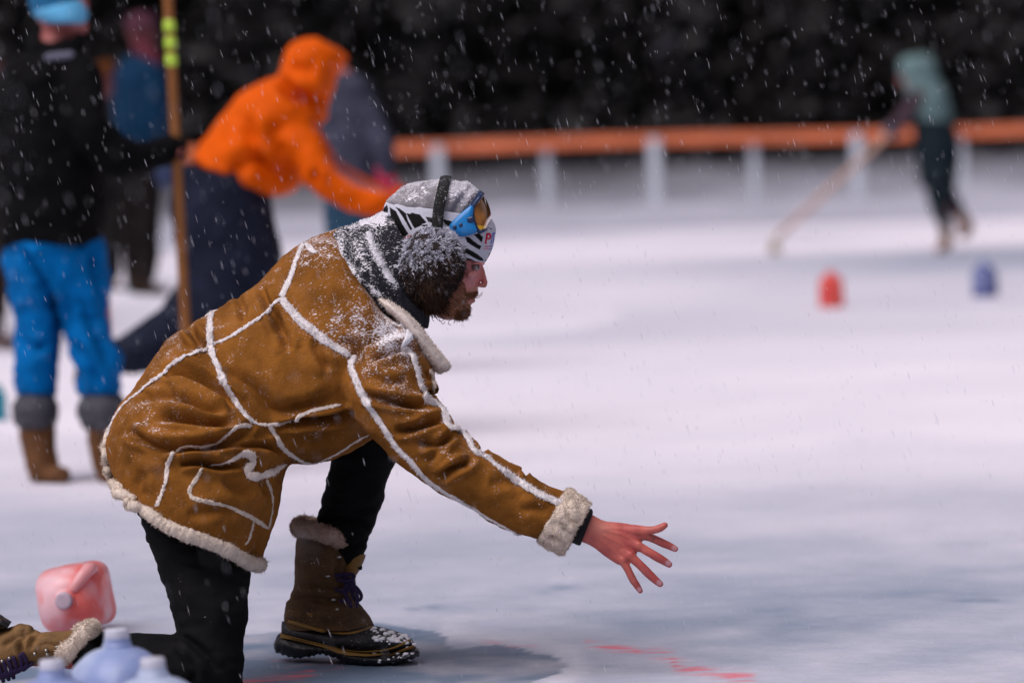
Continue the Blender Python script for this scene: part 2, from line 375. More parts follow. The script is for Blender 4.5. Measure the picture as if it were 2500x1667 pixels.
# the wood: firs reading as one dark mass
bark = (.012, .010, .009)
VV, FF, CC, off = [], [], [], 0
def addm(V, F, c):
    global off
    VV.append(V); FF.extend([[i + off for i in q] for q in F]); off += len(V); CC.append(np.broadcast_to(c, (len(V), 3)) if np.ndim(c) == 1 else c)
k = 0
for row, (ry, n, wd) in enumerate([(69, 46, 40), (73, 46, 42), (78, 44, 44), (85, 40, 46), (94, 36, 50)]):
    for i in range(n):
        tx = -wd + 2 * wd * (i + .5) / n + RNG.normal() * .5; ty = ry + RNG.normal() * 1.2
        tz = float(hillz(np.array([tx]), np.array([ty]))[0]) - .2; h = RNG.uniform(9, 15); r0 = RNG.uniform(1.5, 2.4)
        t_ = tube3([(tx, ty, tz), (tx + .1, ty, tz + h * .5), (tx, ty, tz + h * .97)], [.18, .12, .03], 6, False); addm(*t_, bark)
        nt_ = (1500 if row < 2 else 800) if abs(tx) < 19 else 500
        u = RNG.random(nt_) ** 1.1; a = RNG.random(nt_) * 2 * np.pi; tier = 1 + .18 * np.sin(u * 40)
        rr = r0 * (1 - u) * tier * (.35 + .65 * RNG.random(nt_) ** .5)
        B = np.stack([tx + rr * np.cos(a), ty + rr * np.sin(a), tz + .15 + u * h * .98], 1)
        D = np.stack([np.cos(a), np.sin(a), -.45 + .25 * RNG.random(nt_)], 1)
        v, f = fur_tris(B, D, RNG.uniform(.25, .6, nt_), RNG.uniform(.14, .3, nt_), .15)
        cc = np.array([.028, .027, .027])[None] * RNG.uniform(.5, 1.7, (nt_, 1)); lit = (RNG.random(nt_) < .13) & (fbm(B * .35, 2, 3) > .05)  # raised fir tone and paler tufts: haze lift painted into the colour
        cc = np.where(lit[:, None], np.array([.06, .06, .075]), cc); addm(v, f, np.repeat(cc, 5, 0))
wood_m = mat('dark_fir', (0, 0, 0), .95, .2, 1, attr='col', spec=.05)
tag(obj('dark_wood', (np.vstack(VV), FF), wood_m, smooth=False, attrs={'col': np.vstack(CC)}), kind='stuff')

# fence: painted rail on pale posts
def boxm(c, s, rz=0):
    c = np.array(c, float); h = np.array(s) / 2; v = np.array([[i, j, k] for i in (-1, 1) for j in (-1, 1) for k in (-1, 1)]) * h
    R = np.array([[math.cos(rz), -math.sin(rz), 0], [math.sin(rz), math.cos(rz), 0], [0, 0, 1]]); v = v @ R.T + c
    return v, [[0, 1, 3, 2], [4, 6, 7, 5], [0, 4, 5, 1], [2, 3, 7, 6], [0, 2, 6, 4], [1, 5, 7, 3]]
rail_m = mat('orange_rail_paint', (.66, .175, .075), .6, .25, 1.5, .2, 20); post_m = mat('pale_post', (.50, .54, .60), .6, .1, 5)
fence = empty('rink_fence', (0, FY, 0)); tag(fence, 'long fence with orange top rail on pale posts along the far edge of the ice', 'fence')
fa = math.atan(-.16)
xs = np.linspace(-30, 26, 260); prof = [(-.05, -.078), (.05, -.078), (.05, .062), (.03, .074), (-.03, .074), (-.05, .062)]
ztop = lambda xx: 1.13 + .012 * np.sin(xx * .9) - .006 * xx
RR = np.array([[(xx, fence_y(xx) + a, ztop(xx) + b) for a, b in prof] for xx in xs])
rail = obj('rail', capped(RR), rail_m, fence, smooth=False)
for i, pxx in enumerate([560, 830, 1085, 1350, 1612, 1856, 2105, 2365, 2620, 300, 3130, 3640, 4150, -210, -720, -1230, -1740, -2250]):
    xx = (pxx - 1250) / 9375 * FY * .985; xx = (pxx - 1250) / 9375 * fence_y(xx)
    i = 0 if i > 9 else i; thick = .15 if i % 2 == 0 else .11
    v, f = boxm((xx, fence_y(xx) - .125 if i % 2 == 0 else fence_y(xx) + .11, .54), (thick, .12, 1.14), fa)
    if i % 2 == 0: v[:, 2] = np.where(v[:, 2] > .8, ztop(xx) + .02, v[:, 2])
    obj('post', (v, f), post_m, fence, smooth=False)

# snow mound the far onlookers stand on
def moundz(x, y):
    u = ((x + 2.9) / 2.6) ** 2; v_ = ((y - 25.2) / 3.0) ** 2
    return .25 * np.clip(1.6 * np.exp(-(u ** 2 + v_ ** 3)), 0, 1) * (1 + .08 * fbm(np.stack([x, y, 0 * x], 1), 2, 5)) - .012
strip('snow_mound', np.linspace(-6.5, 1, 110), np.linspace(21, 31, 110), moundz, bank_m, lambda V: np.array([.66, .635, .70]) * np.ones((len(V), 1)))

# ------------------------------------------------------------------ frozen jugs
def jug(name, base, h, cols, label, group=None, rot=0, lie=None, cap_col=(.72, .72, .80), seed=0, body=None, twist=0):
    """gallon jug: squarish body, sloped shoulder, hollow handle, screw cap"""
    W_ = h * .30; prof = [(0, .90), (.015, .98), (.05, 1.0), (.25, 1.0), (.52, 1.0), (.60, .99), (.69, .95), (.77, .84), (.83, .67), (.865, .50), (.885, .31), (.90, .30), (.915, .27), (.94, .27)]
    pz = catmull(np.array(prof), 70); ns = 48; th = np.linspace(0, 2 * np.pi, ns, endpoint=False)
    R = []
    for z_, r_ in pz:
        e = np.interp(z_, [0, .6, .82, 1], [4.2, 3.6, 2.3, 2.0]); rr = (np.abs(np.cos(th)) ** e + np.abs(np.sin(th)) ** e) ** (-1 / e) * W_ * r_
        pinch = 1 - .10 * np.exp(-((z_ - .36) / .05) ** 2) * (np.abs(np.sin(2 * th)) > .2) * .3 if lie is None else 1
        R.append(np.stack([rr * pinch * np.cos(th), rr * pinch * np.sin(th), np.full(ns, z_ * h)], 1))
    V, F = capped(np.array(R)); V = V + .012 * W_ / .08 * (fbm(V * 18 + seed, 2, seed)[:, None] * .25) * np.c_[V[:, :2] / W_, np.zeros(len(V))]
    hd = tube3([(W_ * .38, 0, h * .87), (W_ * .72, 0, h * .86), (W_ * .98, 0, h * .78), (W_ * 1.0, 0, h * .60)], [.010, .013, .014, .012], 12); 
    hv = np.asarray(hd[0]); hv = (hv * [1.1, 1.1, 1]) @ np.array([[.7071, .7071, 0], [-.7071, .7071, 0], [0, 0, 1]]); hd = (hv, hd[1])
    cz = h * .935; ct = np.linspace(0, 2 * np.pi, 48, endpoint=False); cr = h * .074
    C_ = []
    for z_, r_ in [(0, 1), (.3, 1), (.7, 1), (.9, .98), (1, .9), (1.0, .6)]:
        rr = cr * r_ * (1 + .02 * (np.arange(48) % 2 if z_ < .95 else 0)); C_.append(np.stack([rr * np.cos(ct), rr * np.sin(ct), np.full(48, cz + z_ * h * .065)], 1))
    cap = capped(np.array(C_))
    Rz = Matrix.Rotation(rot, 3, 'Z')
    Mx = (lie if lie is not None else Matrix.Identity(3)) @ Rz; Mx = np.array(Mx)
    root = empty(name, base); tag(root, label, 'jug', group)
    c0, c1 = np.array(cols[0]), np.array(cols[1])
    nn = fbm(V * 16 + seed * 3.1, 3, seed + 2); t = np.clip(.5 + 1.1 * nn + cols[2] * (.5 - V[:, 2] / h), 0, 1)[:, None]
    tr = lambda A: A @ Mx.T + np.array(base)
    b = obj('body', (tr(V), F), jug_m, root, attrs={'col': c0 * (1 - t) + c1 * t})
    obj('handle', (tr(hd[0]), hd[1]), jug_m, root, attrs={'col': np.tile(c0 * .6 + c1 * .4, (len(hd[0]), 1))})
    obj('cap', (tr(cap[0]), cap[1]), jug_m, root, attrs={'col': np.tile(cap_col, (len(cap[0]), 1))})
    return root
jug_m = mat('frosted_jug_plastic', (0, 0, 0), .38, .08, 30, .15, 60, attr='col', spec=.5, trans=.35, coat=.2)
bl0, bl1 = (.60, .68, .84), (.34, .42, .68)
def stand(px, top, d, h): p = P(px, 833, d); return (p[0], p[1], 0)
def jug_at(px, d): q = P(px, 1500, d); return (q[0], q[1], 0.0)
jug('frozen_jug', jug_at(121, 6.12), .262, (bl0, bl1, .0), 'pale blue frozen jug nearest the left edge, in front of the kneeling person\'s boot laces', 'pale blue jugs in the foreground', .6, seed=3)
jug('frozen_jug', jug_at(283, 6.42), .272, (bl0, bl1, .25), 'pale blue frozen jug behind the other two, its cap against the black trouser leg', 'pale blue jugs in the foreground', .95, seed=14)
jug('frozen_jug', jug_at(368, 6.10), .262, (bl0, bl1, -.1), 'pale blue frozen jug rightmost of the three by the kneeling person\'s knee', 'pale blue jugs in the foreground', 1.1, seed=25)
# red jug lying on its side, cap towards the camera
p_ = G(192, 1548); lie = Matrix.Rotation(math.radians(-3), 3, 'Z') @ Matrix.Rotation(math.radians(86), 3, 'X') @ Matrix.Rotation(math.radians(6), 3, 'Z')
jug('frozen_jug', (p_[0] - .002, p_[1] + .11, .075), .25, ((.88, .60, .64), (.88, .20, .17), .1), 'translucent red frozen jug lying on its side behind the kneeling person\'s boot', None, .04, lie, (.62, .50, .58), seed=5)
p_ = G(2030, 750); jug('frozen_jug', (p_[0], p_[1], 0), .235, ((.80, .16, .12), (.80, .07, .06), .6), 'small red jug standing far out on the ice, left of the blue one', None, .3, seed=6, cap_col=(.7, .3, .25))
p_ = G(2405, 724); jug('frozen_jug', (p_[0], p_[1], 0), .24, ((.25, .29, .50), (.06, .08, .30), 1.2), 'dark blue jug standing far out on the ice below the person in the mint hoodie', None, .9, seed=7, cap_col=(.35, .4, .6))
p_ = G(-2, 1026); jug('teal_jug', (p_[0] - .02, p_[1], 0), .16, ((.02, .42, .52), (.02, .35, .45), 0), 'teal jug on the ice cut by the left edge beside the blue trousers', None, .4, seed=8, cap_col=(.05, .5, .6))
q = P(330, 600, 24.4); jug('teal_jug', (q[0], q[1], .215), .19, ((.05, .33, .42), (.05, .30, .38), 0), 'tiny teal jug on the snow mound between the far onlookers\' legs', None, .4, seed=9, cap_col=(.1, .4, .5))

# ------------------------------------------------------------------ falling snow: windblown clumped flakes through the whole air
def flakes(n, lo, hi):
    c = RNG.uniform(lo, hi, (n, 3)); L = RNG.uniform(.003, .0115, n)[:, None]; r = (.0002 + .00034 * RNG.random(n) ** 2)[:, None]
    D = np.array([.24, 0, -1.0]) + RNG.normal(size=(n, 3)) * np.array([.07, .25, .05]); D /= np.linalg.norm(D, axis=1)[:, None]
    s = np.cross(D, [0, 1, 0]); s /= np.linalg.norm(s, axis=1)[:, None]; u = np.cross(D, s)
    V = np.stack([c + D * L, c - D * L, c + s * r, c + u * r, c - s * r, c - u * r], 1).reshape(-1, 3)
    o = np.arange(n)[:, None, None] * 6; F = (np.array([[0, 2, 3], [0, 3, 4], [0, 4, 5], [0, 5, 2], [1, 3, 2], [1, 4, 3], [1, 5, 4], [1, 2, 5]])[None] + o).reshape(-1, 3)
    return V, F.tolist()
flake_m = mat('snowflake', (.78, .78, .82), .9, 0, 1, trans=.5)
fl = join(flakes(420, (-.7, 2.2, .2), (.7, 4.6, 1.9)), flakes(2200, (-1.2, 4.6, 0), (1.2, 7.2, 2.2)), flakes(4600, (-1.6, 7.2, 0), (1.6, 9.6, 2.2)), flakes(2600, (-3, 9.6, 0), (3, 16, 2.6)))
tag(obj('falling_snow', fl, flake_m, smooth=False), kind='stuff')
# ------------------------------------------------------------------ the kneeling person
rootp = P(700, 1500, 7.8)
man = empty('person', (rootp[0], rootp[1], 0))
tag(man, 'kneeling person in brown shearling coat and zebra hat reaching one bare hand forward', 'person')
def sec(k, rows):                      # rows: ax,ay,bx,by,dc,dh[,bowx,bowy] in zoom units -> photograph pixels
    a, b, s = ZT[k]; out = []
    for r in rows:
        r = tuple(r) + (0,) * (8 - len(r))
        out.append((a + r[0] * s, b + r[1] * s, a + r[2] * s, b + r[3] * s, r[4], r[5], r[6] * s, r[7] * s))
    return out
def ch(k, pts, d, step=6, ns=14):      # pts x,y,dz,r in zoom units
    a, b, s = ZT[k]
    return chain([(a + p[0] * s, b + p[1] * s, p[2], p[3] * s) for p in pts], d, step, ns)

# body: one continuous surface (head, neck, trunk, arms, hands, legs)
HD = 7.85
head = loft(sec('8', [(150, 180, -150, 180, HD, .03), (300, 300, -380, 300, HD, .06), (400, 480, -470, 480, HD, .072), (440, 650, -500, 650, HD, .076), (446, 800, -480, 800, HD, .076),
    (440, 865, -440, 870, HD, .075), (416, 915, -430, 930, HD, .073), (405, 985, -410, 1000, HD, .072), (400, 1060, -390, 1060, HD, .072), (390, 1130, -350, 1130, HD, .069),
    (376, 1185, -300, 1190, HD, .066), (348, 1228, -270, 1240, HD, .062), (326, 1262, -240, 1280, HD, .058), (318, 1300, -180, 1320, HD, .054), (300, 1345, -140, 1370, HD, .048),
    (288, 1400, -80, 1430, HD, .038), (250, 1450, -20, 1470, HD, .028), (190, 1478, 60, 1490, HD, .012)]), 110, 72, egg=-.34)
face = [head,
  ch('8', [(410, 905, 0, 20), (428, 960, 0, 22), (440, 1030, 0, 27), (448, 1085, 0, 33), (442, 1112, 0, 34)], HD, 1.5, 20),
  ch('8', [(415, 1118, -.010, 27), (392, 1122, -.013, 24)], HD, 1.5), ch('8', [(415, 1118, .010, 27), (392, 1122, .013, 24)], HD, 1.5),
  ch('8', [(436, 885, -.006, 18), (420, 872, -.022, 24), (385, 872, -.038, 26), (330, 890, -.050, 20)], HD, 1.5), ch('8', [(436, 885, .006, 18), (420, 872, .022, 24), (385, 872, .038, 26)], HD, 1.5),
  ch('8', [(340, 985, -.046, 30), (290, 1010, -.055, 44)], HD, 2), ch('8', [(340, 985, .046, 30), (290, 1010, .055, 44)], HD, 2),
  ch('8', [(300, 1225, -.026, 14), (350, 1222, -.010, 22), (356, 1222, 0, 22), (350, 1222, .010, 22), (300, 1225, .026, 14)], HD, 1),
  ch('8', [(290, 1262, -.024, 12), (325, 1280, -.009, 22), (330, 1280, 0, 22), (325, 1280, .009, 22), (290, 1262, .024, 12)], HD, 1),
  ch('8', [(245, 1410, 0, 60), (150, 1420, 0, 60)], HD, 4),
  ch('8', [(-120, 980, -.074, 55), (-110, 1080, -.072, 40)], HD, 4), ch('8', [(-120, 980, .074, 55), (-110, 1080, .072, 40)], HD, 4)]
HN = 7.60
hand = [loft(sec('2', [(600, 330, 470, 640, HN, .026), (760, 400, 640, 700, HN, .025), (890, 480, 775, 772, HN, .024), (1010, 541, 890, 832, HN, .022), (1150, 556, 1010, 925, HN, .0185), (1280, 575, 1105, 990, HN, .016),
                      (1390, 610, 1190, 1030, HN, .0135), (1440, 680, 1290, 1005, HN, .010), (1440, 740, 1350, 940, HN, .006)]), 50, 40),
  ch('2', [(1150, 640, 0, 62), (1330, 640, -.004, 58), (1470, 645, -.008, 46), (1560, 640, -.012, 44), (1625, 618, -.014, 43), (1672, 590, -.015, 36)], HN, 2, 18),      # thumb
  ch('2', [(1300, 690, 0, 60), (1440, 705, .004, 53), (1540, 735, .004, 46), (1650, 785, .006, 46), (1730, 820, .008, 41), (1785, 848, .010, 36)], HN, 2, 18),
  ch('2', [(1230, 760, -.003, 62), (1380, 820, -.008, 56), (1490, 880, -.009, 49), (1600, 945, -.006, 50), (1670, 985, -.002, 44), (1718, 1018, .001, 38)], HN, 2, 18),
  ch('2', [(1150, 830, -.003, 60), (1290, 930, -.010, 56), (1385, 1010, -.011, 49), (1480, 1105, -.007, 50), (1565, 1185, -.003, 44), (1620, 1230, 0, 38)], HN, 2, 18),
  ch('2', [(1080, 880, 0, 54), (1210, 985, -.007, 50), (1265, 1070, -.008, 43), (1320, 1180, -.004, 43), (1370, 1255, 0, 38), (1402, 1305, .003, 32)], HN, 2, 18)]
bodyc = face + hand + [
  chain([(950, 810, 0, 50), (965, 760, 0, 52), (1040, 700, 0, 66)], HD, 8), chain([(960, 790, 0, 55), (900, 800, 0, 90), (800, 850, -.02, 125), (620, 950, -.05, 125), (470, 1040, -.07, 130)], 7.83, 12, 24),
  chain([(860, 810, -.14, 56), (960, 960, -.21, 48), (1130, 1135, -.23, 38), (1320, 1250, -.24, 33), (1440, 1297, -.25, 31)], 7.85, 8),
  chain([(900, 760, .16, 60), (860, 900, .22, 50), (800, 960, .14, 42), (880, 950, .05, 38), (915, 960, .04, 34)], 7.85, 8),
  chain([(450, 1060, -.08, 80), (470, 1300, -.17, 70), (510, 1500, -.21, 58), (520, 1625, -.22, 45), (400, 1625, -.21, 42), (260, 1610, -.2, 34), (120, 1600, -.2, 28), (20, 1600, -.2, 24)], 7.80, 10),
  chain([(480, 1040, .02, 80), (700, 1040, .09, 62), (905, 1030, .11, 48), (880, 1160, .12, 42), (830, 1300, .15, 30), (780, 1440, .16, 30), (750, 1550, .16, 28), (860, 1575, .12, 20), (930, 1585, .09, 14)], 7.85, 10)]
V, N, F = remesh(join(*bodyc), .0023, 2)
px, py, z = proj(V)
def z8(x, y): return (x - 1080) / .2296, (y - 440) / .2296
def z2(x, y): return (x - 1250) / .2232, (y - 1150) / .2232
off = np.zeros(len(V)); hx, hy = z8(px, py); onh = (hx > -600) & (hx < 520) & (hy > 700) & (hy < 1500)
off -= onh * .0045 * np.exp(-((hx - 362) / 42) ** 2 - ((hy - 925) / 24) ** 2)                       # eye sockets
off -= onh * .0022 * np.exp(-((hx - 385) / 20) ** 2 - ((hy - 1145) / 9) ** 2)
off -= onh * .0020 * np.exp(-(pdist(hx, hy, [(372, 1090), (345, 1130), (325, 1190)])[0] / 12) ** 2)   # nasolabial
off -= onh * .0030 * np.exp(-(pdist(hx, hy, [(340, 1252), (290, 1250), (250, 1240)])[0] / 8) ** 2)   # mouth line
gx2, gy2 = z2(px, py); onw = (gx2 > 600) & (px > 1380) & (z < 7.7); nearh = onw & (N @ FWD < .2)
for ln, a, w_ in [([(1010, 640), (1200, 690), (1390, 790)], .0016, 16), ([(1000, 700), (1180, 790), (1300, 900)], .0014, 15), ([(980, 620), (1200, 630), (1400, 690)], .0012, 16), ([(950, 740), (1100, 860), (1210, 960)], .0012, 15)]:
    off += nearh * a * np.exp(-(pdist(gx2, gy2, ln)[0] / w_) ** 2)                                      # tendons
for kx, ky in [(1400, 800), (1310, 905), (1225, 965), (1440, 705)]: off += nearh * .0022 * np.exp(-((gx2 - kx) ** 2 + (gy2 - ky) ** 2) / 40 ** 2)
for kx, ky in [(1420, 750), (1390, 880), (1270, 985), (1460, 770)]: off -= nearh * .0026 * np.exp(-((gx2 - kx) ** 2 + (gy2 - ky) ** 2) / 32 ** 2)
for kx, ky in [(1540, 735), (1490, 880), (1385, 1010), (1268, 1075), (1650, 785), (1600, 945), (1480, 1105), (1320, 1180), (1560, 640)]:
    q = np.hypot(gx2 - kx, gy2 - ky); off -= nearh * .0007 * np.exp(-(q / 30) ** 2) * (np.sin(q / 4) > 0)
V = V + N * off[:, None]
col = np.tile([.45, .10, .075], (len(V), 1)) * (1 + .18 * fbm(V * 45, 2, 2))[:, None]
redm = np.clip(.5 + 1.8 * fbm(V * 28, 2, 5), 0, 1)[:, None]; col = col * (1 - .65 * redm) + np.array([.36, .052, .050]) * .65 * redm
def tint(c, m_): 
    global col
    m_ = np.clip(m_, 0, 1)[:, None]; col = col * (1 - m_) + np.array(c) * m_
tint((.55, .20, .15), onw * np.exp(-((gx2 - 950) / 160) ** 2 - ((gy2 - 600) / 110) ** 2) * .8)
for a_, b_ in [((1775, 840), 30), ((1708, 1005), 32), ((1612, 1218), 32), ((1392, 1292), 26)]:
    q = np.hypot((gx2 - a_[0]), (gy2 - a_[1])); tint((.55, .28, .30), nearh * (1 / (1 + np.exp((q - b_) / 3))) * .9)
tint((.20, .03, .03), nearh * np.exp(-(pdist(gx2, gy2, [(1420, 745), (1460, 775)])[0] / 14) ** 2) * .5)
tint((.30, .05, .055), nearh * np.exp(-((gx2 - 1040) / 60) ** 2 - ((gy2 - 880) / 60) ** 2) * .6)
tint((.05, .03, .02), nearh * np.exp(-((gx2 - 1543) / 16) ** 2 - ((gy2 - 742) / 14) ** 2) * .9)
tint((.56, .20, .18), onh * .85)
tint((.60, .16, .16), onh * np.exp(-((hx - 440) / 60) ** 2 - ((hy - 1090) / 60) ** 2)); tint((.52, .23, .24), onh * np.exp(-((hx - 300) / 40) ** 2 - ((hy - 1050) / 80) ** 2) * .7)
tint((.30, .12, .055), onh * (1 / (1 + np.exp(-(hy - 1165 + .45 * (hx - 300)) / 22))) * np.clip(1.2 + .6 * fbm(V * 120, 2, 3), 0, 1) * .85)
tint((.06, .02, .015), onh * np.exp(-((hx - 350) / 46) ** 2 - ((hy - 905) / 9) ** 2) * .8)
tint((.50, .12, .12), onh * np.exp(-((hx - 300) / 40) ** 2 - ((hy - 1275) / 22) ** 2) * .8)
obj('body', (V, F), M['skin'], man, attrs={'col': col})
body_bvh = BVHTree.FromPolygons(V[onh.nonzero()[0]].tolist() if False else V.tolist(), F)
# eyes
eye_m = mat('eye', (.28, .20, .19), .15, .02, 10, spec=.6); iris_m = mat('iris', (.03, .05, .06), .1, .1, 300, spec=.6)
for s_ in (-1, 1):
    e = tube3(P(*T('8', [(346, 925)])[0][:2], HD + s_ * .0275) + np.array([[0, -.0002, 0], [0, .0002, 0]]), .0095, 18)
    eo = obj('eye', e, eye_m, man); c = np.array(P(*T('8', [(366, 925)])[0][:2], HD + s_ * .0300))
    obj('iris', tube3([c, c + [.0008, 0, 0]], .0055, 14), iris_m, eo)

# trousers
tr = [loft(sec('d', [(300, 1000, 560, 1000, 7.72, .10), (305, 1130, 590, 1130, 7.70, .10), (322, 1195, 583, 1240, 7.67, .10), (350, 1270, 572, 1330, 7.64, .10), (382, 1360, 570, 1400, 7.60, .095), (402, 1440, 562, 1470, 7.59, .085),
                     (418, 1500, 560, 1530, 7.58, .08), (440, 1590, 552, 1590, 7.58, .07), (470, 1625, 530, 1620, 7.58, .03)]), 70, 50),
      loft(sec('d', [(520, 1470, 540, 1600, 7.57, .04), (470, 1462, 500, 1610, 7.57, .075), (400, 1458, 410, 1605, 7.57, .07), (340, 1453, 340, 1580, 7.58, .062), (270, 1454, 270, 1565, 7.58, .058), (215, 1456, 200, 1552, 7.59, .052), (180, 1470, 165, 1530, 7.59, .045)]), 50, 40),
      chain([(470, 1040, .02, 95), (700, 1030, .09, 84), (860, 1000, .10, 72), (930, 985, .11, 55)], 7.86, 8, 24),
      loft(sec('d', [(830, 930, 935, 880, 7.96, .055), (775, 1010, 925, 1010, 7.96, .066), (757, 1070, 905, 1068, 7.97, .066), (748, 1120, 890, 1115, 7.98, .062), (735, 1170, 872, 1170, 7.99, .058), (730, 1200, 860, 1205, 8.0, .056), (738, 1225, 848, 1235, 8.0, .050), (770, 1265, 838, 1262, 8.0, .042), (778, 1310, 832, 1310, 8.0, .036)]), 50, 40)]
V, N, F = remesh(join(*tr), .006, 2)
V = V + N * (.0035 * fbm(V * [14, 14, 30], 3, 4) + .002 * fbm(V * [30, 30, 90], 2, 8))[:, None]
V = fold(V, N, [(T('6', [(275, 1000 - 120), (320, 1020 - 120), (400, 1040 - 120)]), .006, 5), (T('d', [(330, 1250), (400, 1240), (470, 1215)]), .003, 3), (T('d', [(725, 1205), (790, 1190), (850, 1215)]), .012, 6), (T('d', [(730, 1160), (800, 1175), (870, 1160)]), .006, 7),
    (T('d', [(420, 1460), (470, 1500), (500, 1540)]), .012, 9), (T('d', [(400, 1480), (440, 1530), (450, 1570)]), .010, 8), (T('d', [(770, 1240), (800, 1255), (845, 1240)]), .010, 6), (T('d', [(340, 1300), (420, 1290), (520, 1310)]), .003, 6)])
obj('trousers', (V, F), M['trouser'], man, attrs={'snow': np.clip(.3 * N[:, 2], 0, 1) * .25 - .22})

# coat
TD, TH = 7.80, .19
torso = loft(sec('d', [(800, 520, 965, 735, 7.83, .08, -42, 22), (788, 523, 978, 752, 7.83, .125, -44, 26), (762, 530, 992, 800, 7.82, .17, -30, 20), (712, 548, 1000, 860, 7.82, .20, -8, 6), (645, 590, 985, 925, 7.82, .205), (597, 645, 930, 975, 7.81, .20), (540, 690, 860, 1003, 7.80, .195),
    (478, 722, 792, 1035, 7.79, .19), (425, 750, 742, 1055, 7.78, .19), (384, 785, 704, 1063, 7.77, .19), (350, 835, 668, 1068, 7.75, .21), (305, 893, 652, 1105, 7.735, .225), (262, 950, 640, 1160, 7.72, .235, -8, 14), (242, 1010, 625, 1215, 7.71, .235, -18, 34), (241, 1050, 606, 1280, 7.705, .23, -30, 56), (247, 1075, 598, 1322, 7.70, .225, -38, 66)]), 150, 110)
sleeve = loft(sec('7', [(420, 190, 10, 400, 7.70, .05), (440, 240, 40, 470, 7.68, .085), (480, 330, 60, 540, 7.66, .095), (520, 450, 90, 620, 7.64, .095), (570, 570, 150, 715, 7.63, .09), (655, 665, 240, 818, 7.62, .086), (745, 780, 350, 935, 7.61, .083), (850, 880, 480, 1035, 7.60, .08),
    (960, 945, 630, 1135, 7.60, .076), (1085, 1025, 795, 1225, 7.60, .070), (1200, 1085, 960, 1312, 7.60, .066), (1315, 1138, 1150, 1388, 7.60, .063)]), 110, 70)
sleeve2 = chain([(880, 740, .14, 85), (870, 860, .20, 80), (820, 930, .15, 62), (850, 945, .12, 55)], 7.83, 8, 24)
lapel = loft(sec('7', [(300, 150, 420, 260, 7.66, .03), (420, 200, 470, 330, 7.68, .045), (500, 300, 520, 440, 7.69, .05), (570, 400, 545, 520, 7.70, .05), (585, 470, 560, 590, 7.71, .045), (585, 540, 560, 640, 7.72, .03)]), 30, 30)
V, N, F = remesh(join(torso, sleeve, sleeve2, lapel), .0042, 3)
px, py, z = proj(V)
nearf = 1 / (1 + np.exp((z - 7.84) / .03))
F_ = lambda k, p, dep, w_: (T(k, p), dep, w_)
folds = [F_('5', [(455, 1050), (560, 1015), (680, 1050), (790, 1115), (900, 1190), (960, 1260)], .020, 10), F_('5', [(500, 1190), (620, 1215), (740, 1275), (870, 1320)], .012, 9), F_('5', [(380, 1320), (600, 1345), (760, 1375), (940, 1400)], .015, 9),
  F_('5', [(195, 1420), (300, 1490), (420, 1535), (600, 1545), (820, 1520), (1080, 1410)], .020, 10), F_('5', [(630, 700), (680, 790), (760, 870)], .014, 9), F_('5', [(560, 800), (640, 850), (740, 860)], .007, 8),
  F_('5', [(1140, 430), (1180, 560), (1230, 640), (1260, 760)], .010, 9), F_('5', [(1230, 590), (1270, 700), (1330, 880)], .010, 11), F_('5', [(1500, 790), (1540, 900), (1610, 1010)], .008, 10), F_('5', [(980, 500), (1010, 600), (1000, 680)], .007, 9),
  F_('5', [(870, 1010), (1010, 1085), (1130, 1185), (1230, 1290), (1400, 1270), (1640, 1190)], .012, 14), F_('5', [(1230, 1405), (1400, 1362), (1600, 1335), (1790, 1310)], .022, 8), F_('5', [(1250, 1450), (1450, 1470), (1700, 1430)], .006, 12),
  F_('6', [(790, 400), (980, 350), (1180, 330)], .010, 9), F_('6', [(800, 400), (1000, 392), (1180, 395), (1300, 440)], .014, 8), F_('6', [(560, 512), (700, 506), (850, 540), (990, 520)], .020, 7), F_('6', [(1120, 600), (1160, 680), (1180, 740)], .008, 10),
  F_('6', [(240, 420), (380, 450), (480, 460)], .008, 12), F_('6', [(620, 870), (700, 860), (860, 830), (950, 880)], .006, 12), F_('6', [(300, 560), (260, 680), (300, 760)], .006, 14), F_('6', [(880, 600), (950, 680), (1080, 720)], .007, 14),
  F_('5', [(300, 1210), (420, 1170), (560, 1180)], .009, 10), F_('5', [(330, 1110), (450, 1100), (520, 1130)], .006, 8),
  F_('7', [(240, 400), (330, 360), (420, 335), (480, 370)], .014, 8), F_('7', [(190, 590), (350, 625), (470, 645), (555, 640)], .016, 8), F_('7', [(220, 480), (330, 520), (440, 510)], .006, 9), F_('7', [(370, 790), (470, 775), (560, 740), (640, 715)], .016, 8), F_('7', [(490, 850), (600, 860), (700, 800)], .014, 8),
  F_('7', [(600, 1050), (700, 985), (760, 960), (785, 920)], .016, 8), F_('7', [(540, 960), (600, 900), (660, 880)], .008, 8), F_('7', [(520, 560), (600, 590)], .012, 7), F_('7', [(650, 650), (700, 720), (735, 800)], .010, 7), F_('7', [(780, 800), (840, 860), (860, 900)], .012, 7),
  F_('7', [(1060, 1000), (1090, 1035)], .009, 6), F_('7', [(880, 1080), (1000, 1060), (1060, 1100)], .005, 12), F_('7', [(1050, 1220), (1140, 1210), (1200, 1230)], .005, 9), F_('7', [(60, 300), (150, 330), (180, 430)], .006, 10)]
V = fold(V, N, [(a, b * 1.6, c) for a, b, c in folds], nearf)
V = V + N * (.0060 * fbm(V * 9, 3, 40) + .0024 * fbm(V * 32, 3, 41) + .006 * (1 - nearf) * fbm(V * [7, 7, 16], 2, 44))[:, None]
cut = T('6', [(-120, 380), (50, 380), (62, 480), (95, 590), (150, 680), (230, 770), (330, 850), (440, 930), (560, 990), (700, 1040), (840, 1092), (960, 1152), (1060, 1215), (1120, 1215), (1170, 1190), (1500, 1190), (1500, 1900), (-120, 1900)])
pxc, pyc, _ = proj(V); bad = inpoly(pxc, pyc, cut); keep = ~bad
